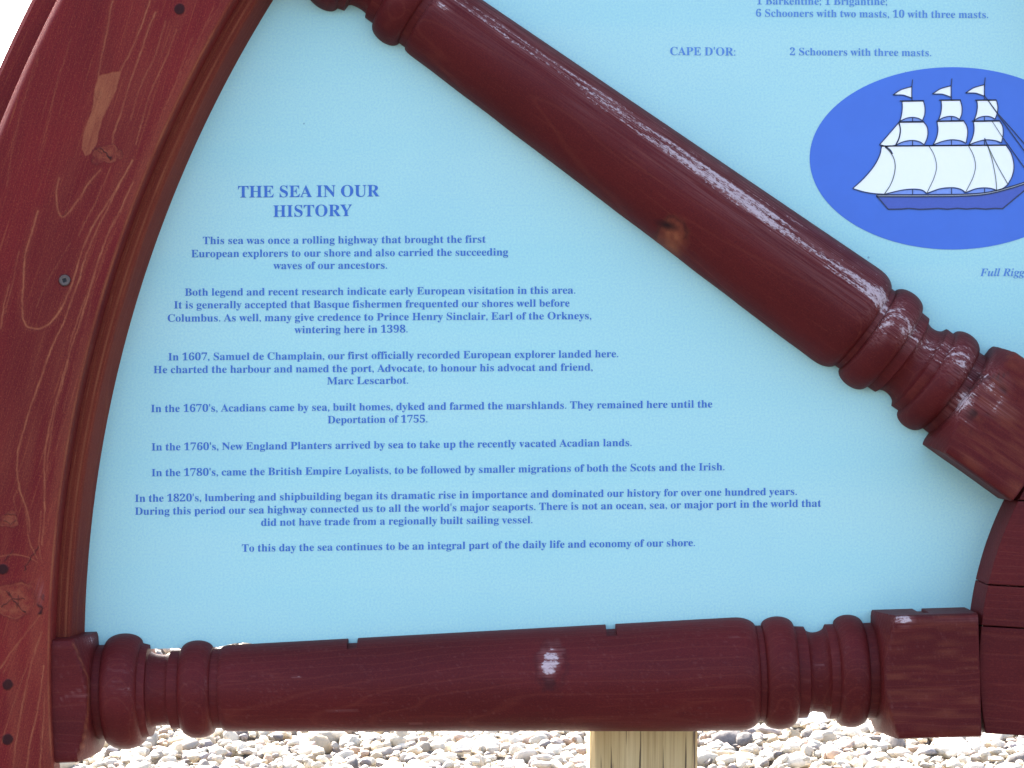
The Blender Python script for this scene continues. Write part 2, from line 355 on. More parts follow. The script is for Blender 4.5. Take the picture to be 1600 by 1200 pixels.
def board_attr(seen, r, d):
    n = len(seen); top = (seen[:, 1] > -60) & (seen[:, 1] < 1260) & (seen[:, 0] > -60)
    idx = np.nonzero(top)[0]; P = seen[idx]
    jit = np.stack([vnoise(P, 7, 1) - .5, vnoise(P, 7, 2) - .5], -1) * 1.4 + np.stack([vnoise(P, 45, 4) - .5, vnoise(P, 45, 5) - .5], -1) * 3
    Q = P + jit; gr = np.zeros(len(P)); cr = np.zeros(len(P)); we = np.zeros(len(P))
    brk = vnoise(P, 22, 9); brk2 = vnoise(P, 5, 8)
    for pts, hw, st in GR:
        dd = seg_dist(Q, smooth_line(pts, 4))
        gr = np.maximum(gr, st * (np.clip(1.3 - dd / (hw * .8), 0, 1) * (0.35 + 0.6 * brk + 0.35 * brk2)))
        gr = np.maximum(gr, st * 0.14 * np.clip(1 - dd / (hw * 6), 0, 1))
    ins = in_poly(Q, PATCH)
    strk = vnoise(np.stack([P[:, 0] + .3 * P[:, 1], (P[:, 1] - .3 * P[:, 0]) * .12], -1), 3, 12)
    gr = np.where(ins, np.maximum(gr, 0.38 + 0.25 * vnoise(P, 14, 11) + .35 * strk), gr)
    gr = np.maximum(gr, np.clip(1.25 - seg_dist(Q, PATCH + PATCH[:1]) / 1.5, 0, 1) * 0.8)
    for kx, ky, rr in ((163, 240, 15), (15, 812, 11), (22, 937, 24), (153, 148, 5)):
        dk = np.hypot((Q[:, 0] - kx) * (0.75 if rr > 12 else 1), Q[:, 1] - ky) + (vnoise(P, rr * .9, 16) - .5) * rr * .75 + (vnoise(P, rr * .35, 17) - .5) * rr * .3
        gr = np.maximum(gr, np.clip(1 - np.abs(dk - rr) / 2.0, 0, 1) * .8 * vnoise(P, 11, 15)); gr = np.maximum(gr, np.clip((rr * 1.15 - dk) / (rr * .5), 0, 1) * 0.42 * (0.3 + vnoise(P, 6, 13))); cr = np.maximum(cr, np.clip(1 - np.abs(dk - rr * 1.1) / (rr * .2), 0, 1) * .35 * vnoise(P, 9, 14))
        gr = np.maximum(gr, np.clip(1 - np.abs(dk - rr * 0.55) / 1.4, 0, 1) * .6)
    for pts, hw, st in CRK:
        cr = np.maximum(cr, st * np.clip(1.25 - seg_dist(Q + np.stack([vnoise(P, 5, 18) - .5, vnoise(P, 5, 19) - .5], -1) * 4, pts) / hw, 0, 1) * (.55 + .6 * vnoise(P, 8, 20)))
    for sx, sy, rr in ((280, 14, 8), (4, 890, 8), (12, 1069, 8), (13, 1155, 8)):
        dk = np.hypot(Q[:, 0] - sx, Q[:, 1] - sy); cr = np.maximum(cr, np.clip((rr + 1.5 - dk) / 2, 0, 1) * .9)
    dk = np.hypot(P[:, 0] - 101, P[:, 1] - 438); cr = np.maximum(cr, np.clip(1 - np.abs(dk - 9.5) / 1.2, 0, 1) * .8)
    # torn fibres beside the knot on the inner edge
    dk = np.hypot((Q[:, 0] - 63) / 9, (Q[:, 1] - 925) / 28); we = np.maximum(we, np.clip(1 - dk, 0, 1) * .55)
    G = np.zeros(n); C = np.zeros(n); W = np.zeros(n); G[idx] = gr; C[idx] = cr; W[idx] = we
    n2 = vnoise(seen, 35, 21); n3 = vnoise(seen, 6, 22)
    G = np.maximum(G, np.clip((2120 - r) / 150, 0, 1) * (d > 90) * .28 * np.clip(vnoise(np.stack([r * 1.0, seen[:, 1] * .12], -1), 17, 24) * 1.5 - .45, 0, 1))
    # worn arrises
    G = np.maximum(G, np.clip(1 - np.abs(r - 1968.5) / 2.6, 0, 1) * (d > 90) * (0.35 + 0.7 * n2))
    W = np.maximum(W, np.clip(1 - np.abs(r - 2194) / 2.5, 0, 1) * (d > 90) * (0.35 + 0.45 * n2))
    G = np.maximum(G, np.clip(1 - np.abs(r - 1979 - 5 * n2) / 1.5, 0, 1) * (d > 90) * .5 * n3)
    return {"grain": G, "crack": C, "wear_sheen": W}
prof = [(1966, 63), (1966, 98), (1966.6, 101.5), (1968.2, 103.8), (1970.5, 105)] + [(x, 105) for x in np.arange(1972.5, 2187, 1.45)] + [(2188, 105), (2191, 104.4), (2195, 102), (2200, 96.5), (2203, 92), (2203, 63)]
board0 = ring("rim_board", prof, R_(147), R_(186.85), 1200, M_BOARD, root, False, gcmode=R_(-4), attrs_fn=board_attr, sharp=40)
cprof = [(1966, 63), (1966, 100), (1970, 105), (2190, 105), (2203, 93), (2203, 63)]
for b0_, b1_ in ((107.15, 147), (67.3, 107.15), (27.4, 67.3), (-6.85, 27.4)):
    ring("rim_board", cprof, R_(b0_ + .1), R_(b1_ - .05), 40, M_BOARD, root, False, gcmode=0.0)
ring("rear_rim", [(r, -d) for r, d in cprof][::-1], R_(0.5), R_(179.5), 200, M_BOARD, root, False)

# screws in the first board
def screw(px, py, r, sunk, rot):
    d = 104.0 if sunk else 105.6
    x, y = true_xy(px, py, d); n = 20; V = []; F = []; MI = []
    q = r * (0.42 if not sunk else 0.5); dep = 5
    def add(x_, y_, dd): V.append(world(x_, y_, dd)); return len(V) - 1
    o1 = [add(x + r * math.cos(2 * math.pi * k / n), y - r * math.sin(2 * math.pi * k / n), d - .2) for k in range(n)]
    o2 = [add(x + r * .86 * math.cos(2 * math.pi * k / n), y - r * .86 * math.sin(2 * math.pi * k / n), d + 1.0) for k in range(n)]
    def sq(k, rad):
        a = 2 * math.pi * k / n - rot; c, s_ = math.cos(a), math.sin(a); m = rad / max(abs(c), abs(s_)) * .85
        return x + m * math.cos(a + rot), y - m * math.sin(a + rot)
    i1 = [add(*sq(k, q), d + .8) for k in range(n)]; i2 = [add(*sq(k, q * .9), d - dep * .05) for k in range(n)]
    for k in range(n):
        k2 = (k + 1) % n
        for a, b_ in ((o1, o2), (o2, i1)): F.append((a[k], a[k2], b_[k2], b_[k])); MI.append(0)
        F.append((i1[k], i1[k2], i2[k2], i2[k])); MI.append(1)
    F.append(tuple(i2)); MI.append(1)
    s = obj("screw", V, F, M_STEEL, board0, mats=[M_HOLE if sunk else M_STEEL, M_HOLE], midx=MI)
    return s
screw(101, 438, 8.5, False, .3); screw(280, 14, 6.5, True, .1); screw(4, 890, 6.5, True, .5); screw(12, 1069, 6.5, True, .2); screw(13, 1155, 6.5, True, .7)

# hub: laminated planks, cut to a disc
def hub():
    th = R_(-3.4); Rh = 556.0; dh = 85.0
    cuts = [-138, 26, 89, 220, 350, 450, Rh - .5]
    V = []; F = []; G = []
    def add_loop(pts, d):
        s = len(V)
        for u, v in pts:
            x = CX + u * math.cos(th) - v * math.sin(th); y = CY - (u * math.sin(th) + v * math.cos(th))
            V.append(world(x, y, d)); G.append((u * S, v * S, d * S))
        return list(range(s, s + len(pts)))
    for v0, v1 in zip(cuts[:-1], cuts[1:]):
        v0 += .9; v1 -= .9
        def outline(ins):
            a, c = v0 + ins * .5, v1 - ins * .5; Ri = Rh - ins
            vv = np.linspace(max(a, -Ri + .01), min(c, Ri - .01), 24); uu = np.sqrt(np.maximum(Ri * Ri - vv * vv, 0))
            return [(u, v) for u, v in zip(uu, vv)] + [(-u, v) for u, v in zip(uu[::-1], vv[::-1])]
        L = [add_loop(outline(3), -dh), add_loop(outline(0), -dh + 3), add_loop(outline(0), dh - 3), add_loop(outline(.8), dh - .8), add_loop(outline(3), dh)]
        F.append(L[0][::-1]); F.append(L[-1]); m = len(L[0])
        for a, c in zip(L[:-1], L[1:]):
            for k in range(m): F.append([a[k], a[(k + 1) % m], c[(k + 1) % m], c[k]])
    return obj("hub", V, F, M_SPOKE, root, gc=G, smooth=True, sharp=35)
hub()

# ------------------------------------------------------------------ turned spokes
def spoke_profile():
    P = []                                      # (t from the hub centre, radius)
    def bead(t0, t1, base, peak, n=18):
        for u in np.cos(np.linspace(math.pi, 0, n)): P.append((0.5 * (t0 + t1) + u * 0.5 * (t1 - t0), base + (peak - base) * math.sqrt(max(0, 1 - u * u))))
    def flat(t0, t1, r0, r1=None, n=2):
        for q in np.linspace(0, 1, n): P.append((t0 + (t1 - t0) * q, r0 + ((r1 if r1 is not None else r0) - r0) * q))
    flat(557.5, 558.5, 130, 134); flat(559, 676, 134, 134, 60)
    for t, r in ((680, 134), (683, 130), (686, 123), (689, 117), (692, 111), (695, 105.5), (698, 100.5), (700, 97.5), (702, 94.5), (703.5, 91), (704.6, 86)): P.append((t, r))
    flat(705, 718.6, 74, 73.6); bead(719, 764, 74, 87.5); flat(764.4, 776.6, 73.5)
    for u in np.linspace(-1, 1, 12): P.append((794 + 16.5 * u, 73 - 0.5 * (u + 1) * 2 - 10.5 * math.sqrt(max(0, 1 - u * u))))
    flat(811, 826.6, 71, 72); bead(827, 877, 74, 88); flat(877.4, 886, 74.5)
    for t, r in ((886.6, 76.5), (888.5, 79), (892, 81.8), (896, 84), (901, 86), (907, 87.4), (914, 88.1)): P.append((t, r))
    flat(920, 1700, 88.2, 67.4, 260)
    for t, r in ((1708, 67), (1713, 66.4), (1717, 65.4), (1719.6, 63.8)): P.append((t, r))
    flat(1720, 1731.6, 61.8); bead(1732, 1782, 62, 76); flat(1782.4, 1798, 61)
    for u in np.linspace(-1, 1, 12): P.append((1814.5 + 16 * u, 58.5 + 1.5 * u - 4.0 * math.sqrt(max(0, 1 - u * u))))
    flat(1831, 1841.6, 71, 74); bead(1842, 1899, 75, 90); flat(1899.4, 1911, 73)
    for t, r in ((1911.4, 86), (1912.5, 91), (1914, 94.5), (1916, 98), (1919, 104), (1922, 110), (1926, 118), (1930, 126), (1934, 132), (1937, 134)): P.append((t, r))
    flat(1940, 1994, 134, 134, 24)
    return P
PROF = spoke_profile()

def spoke(ang, hi, attrs_fn=None, notches=(), bend=None):
    N = 144 if hi else 32
    pr = PROF if hi else PROF[:1] + [p for i, p in enumerate(PROF[1:-1]) if i % 4 == 0 or p[0] < 560] + PROF[-1:]
    if notches:
        pr = list(pr)
        for t0, t1, dep in notches: pr += [(t, float(np.interp(t, *np.array(PROF).T))) for t in (t0 - .3, t0 + .3, t1 - .3, t1 + .3)]
        pr.sort(key=lambda p: p[0])
    pr = np.array(pr); th = np.arange(N) * 2 * math.pi / N
    c, s_ = np.cos(th), np.sin(th); sqr = 94.0 / np.maximum(np.abs(c), np.abs(s_))
    sqr = np.minimum(sqr, 129.5)
    T, TH = np.meshgrid(pr[:, 0], th, indexing="ij"); RHO = np.minimum(pr[:, 1][:, None], sqr[None, :])
    if hi:                                      # hand-turned: never quite true
        q = np.stack([T.ravel() * .25, (TH.ravel() % (2 * math.pi)) * 30], -1)
        RHO = RHO + (vnoise(q, 13, 31).reshape(T.shape) - .5) * 0.9 * (np.cos(TH) * .5 + .5)
    for t0, t1, dep in notches:
        RHO = np.where((T > t0) & (T < t1) & (np.cos(TH) < -0.86), RHO - dep, RHO)
    Y = RHO * np.cos(TH); Z = RHO * np.sin(TH)
    ex, ez = math.cos(ang), math.sin(ang); cx, cz = -math.sin(ang), math.cos(ang)
    X3 = HUB.x + (T * ex + Y * cx) * S; Z3 = HUB.z + (T * ez + Y * cz) * S; Y3 = -Z * S
    V = np.stack([X3, Y3, Z3], -1).reshape(-1, 3)
    f = grid_faces(len(pr), N, True).tolist()
    f.append(list(range(N))[::-1]); f.append(list(range((len(pr) - 1) * N, len(pr) * N)))
    G = np.stack([T, Y, Z], -1).reshape(-1, 3) * S
    at = {}
    if attrs_fn:
        d = Z.ravel(); k = DU / (DU - d)
        seen = np.stack([(X3.ravel() / S) * k + 800, (CAM_H - Z3.ravel()) / S * k + 600], -1)
        at = attrs_fn(seen, T.ravel(), Y.ravel(), Z.ravel(), RHO.ravel())
    return obj("spoke", V, f, M_SPOKE, root, at, G, smooth=True, sharp=32)

def blob(seen, x, y, rx, ry, rot=0.0):
    c, s_ = math.cos(rot), math.sin(rot); dx, dy = seen[:, 0] - x, seen[:, 1] - y
    return np.clip(1 - np.hypot((dx * c + dy * s_) / rx, (-dx * s_ + dy * c) / ry), 0, 1)

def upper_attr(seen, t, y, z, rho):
    # y < 0 is the upper side; weathered white and painted sky sheen share this band
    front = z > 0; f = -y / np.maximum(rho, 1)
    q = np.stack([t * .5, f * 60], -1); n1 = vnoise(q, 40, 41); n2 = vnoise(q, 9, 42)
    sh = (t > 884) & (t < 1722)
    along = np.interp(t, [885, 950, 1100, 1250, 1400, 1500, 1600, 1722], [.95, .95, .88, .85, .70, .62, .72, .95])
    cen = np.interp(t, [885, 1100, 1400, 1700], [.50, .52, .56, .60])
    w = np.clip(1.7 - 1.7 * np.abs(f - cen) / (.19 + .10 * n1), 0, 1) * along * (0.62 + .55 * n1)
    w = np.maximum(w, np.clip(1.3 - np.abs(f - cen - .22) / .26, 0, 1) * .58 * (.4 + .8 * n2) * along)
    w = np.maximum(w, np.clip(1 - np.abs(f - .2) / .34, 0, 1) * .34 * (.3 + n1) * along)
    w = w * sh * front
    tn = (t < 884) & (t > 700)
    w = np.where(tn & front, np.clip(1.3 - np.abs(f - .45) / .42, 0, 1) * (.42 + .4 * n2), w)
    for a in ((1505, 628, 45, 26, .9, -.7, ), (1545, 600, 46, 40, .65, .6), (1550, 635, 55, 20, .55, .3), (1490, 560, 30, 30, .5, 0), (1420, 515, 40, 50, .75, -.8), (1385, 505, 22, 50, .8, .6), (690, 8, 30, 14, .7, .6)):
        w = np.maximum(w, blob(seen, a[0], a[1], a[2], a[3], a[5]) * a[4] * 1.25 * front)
    g = np.zeros_like(w); c = np.zeros_like(w)
    kn = np.hypot((seen[:, 0] - 1050 + 8 * (vnoise(seen, 12, 44) - .5)) * .95, (seen[:, 1] - 372) * .75 + 6 * (vnoise(seen, 9, 45) - .5))
    g = np.maximum(g, np.clip(1.3 - kn / 22, 0, 1) * front * (0.38 + .5 * vnoise(seen, 7, 46))); c = np.maximum(c, np.clip(1 - np.abs(kn - 23) / 4, 0, 1) * front * .5 * (seen[:, 1] < 375))
    c = np.maximum(c, blob(seen, 1042, 352, 24, 9, .3) * 1.2 * front)
    rough = np.clip(blob(seen, 1530, 620, 70, 60, -.6) * 2, 0, 1) * front
    c = np.maximum(c, rough * np.clip(vnoise(np.stack([t * .5, y], -1), 9, 61) * 3 - 1.9, 0, .8)); w = np.maximum(w, rough * np.clip(vnoise(np.stack([t * .6, y], -1), 12, 62) * 3 - 1.5, 0, 1) * .8)
    c = np.maximum(c, np.clip(1.3 - seg_dist(seen, [(1515, 610), (1540, 590), (1575, 585)]) / 1.6, 0, 1) * .8 * front)
    g = np.maximum(g, (t > 559) * (t < 690) * front * .26 * np.clip(vnoise(np.stack([t * .10, y], -1), 4, 48) * 2 - .9, 0, 1))
    return {"wear_sheen": np.clip(w, 0, 1), "grain": np.clip(g, 0, 1), "crack": np.clip(c, 0, 1)}

def lower_attr(seen, t, y, z, rho):
    front = z > 0; w = np.zeros(len(t)); g = np.zeros(len(t)); c = np.zeros(len(t))
    n1 = vnoise(seen, 6, 51)
    P = seen + np.stack([vnoise(seen, 8, 56) - .5, vnoise(seen, 8, 57) - .5], -1) * 9
    w = np.maximum(w, np.clip(blob(P, 860, 1031, 23, 36, .25) * 1.9, 0, 1) * front * (.66 + .5 * vnoise(np.stack([P[:, 0] * 1.0 + P[:, 1] * .5, P[:, 1] * .3], -1), 5, 55)))
    c = np.maximum(c, np.clip(blob(P, 858, 1068, 15, 14, .3) * 1.1, 0, .55) * front)
    c = np.maximum(c, np.clip(1 - np.abs(np.hypot((P[:, 0] - 862) / 24, (P[:, 1] - 1040) / 36) - 1) / .2, 0, 1) * .3 * front)
    for x0, y0, x1, y1 in ((174, 1066, 206, 1067), (174, 1075, 204, 1077), (176, 1082, 203, 1084), (178, 1050, 208, 1048), (95, 1090, 140, 1086), (95, 1092, 150, 1066), (1272, 1040, 1286, 1039), (320, 1060, 324, 1078), (510, 1110, 560, 1111), (640, 1131, 660, 1131), (1140, 997, 1155, 996), (455, 1058, 470, 1057), (150, 1065, 152, 1100)):
        w = np.maximum(w, np.clip(1.2 - seg_dist(seen, [(x0, y0), (x1, y1)]) / 1.5, 0, 1) * .62 * front)
    w = np.maximum(w, np.clip(blob(seen, 1412, 969, 22, 11) * 2.0, 0, .95)); w = np.maximum(w, blob(seen, 142, 1000, 16, 12) * .9)
    w = np.maximum(w, np.clip(1.2 - seg_dist(seen, [(1400, 974), (1534, 968)]) / 2.2, 0, 1) * (.3 + .45 * n1))
    w = np.maximum(w, np.clip(1 - seg_dist(seen, [(1397, 978), (1386, 1050), (1400, 1150)]) / 2, 0, 1) * .40 * n1 * front)
    g = np.maximum(g, np.clip(1 - seg_dist(seen, [(116, 1008), (138, 1060), (138, 1110), (128, 1180)]) / 2, 0, 1) * .5)
    g = np.maximum(g, (t > 559) * (t < 700) * front * .20 * np.clip(vnoise(np.stack([seen[:, 0] * .10, seen[:, 1]], -1), 4, 58) * 2 - .9, 0, 1))
    w = np.maximum(w, .16 * (vnoise(seen, 3, 59) > .86) * front)
    return {"wear_sheen": np.clip(w, 0, 1), "grain": np.clip(g, 0, 1), "crack": np.clip(c, 0, 1)}

A_LOW, A_UP = math.pi + math.atan(0.0281), math.pi - math.atan(0.7176)
ANG = [A_LOW, A_UP] + [R_(a) for a in (108.2, 72.1, 36.2, 0.2)]
s_low = spoke(A_LOW, True, lower_attr, notches=((2067 - 561, 2067 - 546, 7.5), (2067 - 963, 2067 - 948, 7.5), (2067 - 1442, 2067 - 1428, 4.5)))
s_low["label"] = "lower turned spoke with a whitish worn knot"
s_up = spoke(A_UP, True, upper_attr); s_up["label"] = "upper slanting spoke with whitened weathered streak and painted-in sky sheen"
first = None
for a in ANG[2:]: spoke(a, False)

# ------------------------------------------------------------------ printed panels between the upper spokes
def panel(a_lo, a_hi, bottom=False):          # angles counter-clockwise, a_lo < a_hi
    off = 48.0; pts = []
    def line(a, sgn, r):
        t = math.sqrt(r * r - off * off); return (t * math.cos(a) - sgn * off * math.sin(a), t * math.sin(a) + sgn * off * math.cos(a))
    r0, r1 = 540.0, 1962.0
    b0 = math.asin(off / r1); b1 = math.asin(off / r0)
    pts.append(line(a_lo, 1, r0)); pts.append(line(a_lo, 1, r1))
    for a in np.linspace(a_lo + b0, a_hi - b0, 40)[1:-1]: pts.append((r1 * math.cos(a), r1 * math.sin(a)))
    if bottom: off = 64.5
    pts.append(line(a_hi, -1, r1)); 
    if bottom:                                # edge chipped where it meets the thin end of the shaft
        for t, o_ in ((1722, 64.5), (1712, 67), (1700, 69.5), (1686, 70.5), (1674, 69), (1660, 64.5), (900, 60)):
            pts.append((t * math.cos(a_hi) + o_ * math.sin(a_hi), t * math.sin(a_hi) - o_ * math.cos(a_hi)))
    off = 48.0; pts.append(line(a_hi, -1, r0))
    for a in np.linspace(a_hi - b1, a_lo + b1, 14)[1:-1]: pts.append((r0 * math.cos(a), r0 * math.sin(a)))
    n = len(pts); V = [world(CX + x, CY - y, 0) for x, y in pts] + [world(CX + x, CY - y, -12) for x, y in pts]
    F = [list(range(n)), list(range(2 * n - 1, n - 1, -1))] + [[i, n + i, n + (i + 1) % n, (i + 1) % n] for i in range(n)]
    return obj("panel", V, F, M_PANEL, root)
order = [A_LOW, A_UP] + [R_(a) for a in (108.2, 72.1, 36.2, 0.2)]
panels = [panel(b_, a, a == A_LOW) for a, b_ in zip(order[:-1], order[1:])]
panels[0]["label"] = "light blue panel printed with history paragraphs"
panels[1]["label"] = "light blue panel printed with a ship list and oval ship picture"

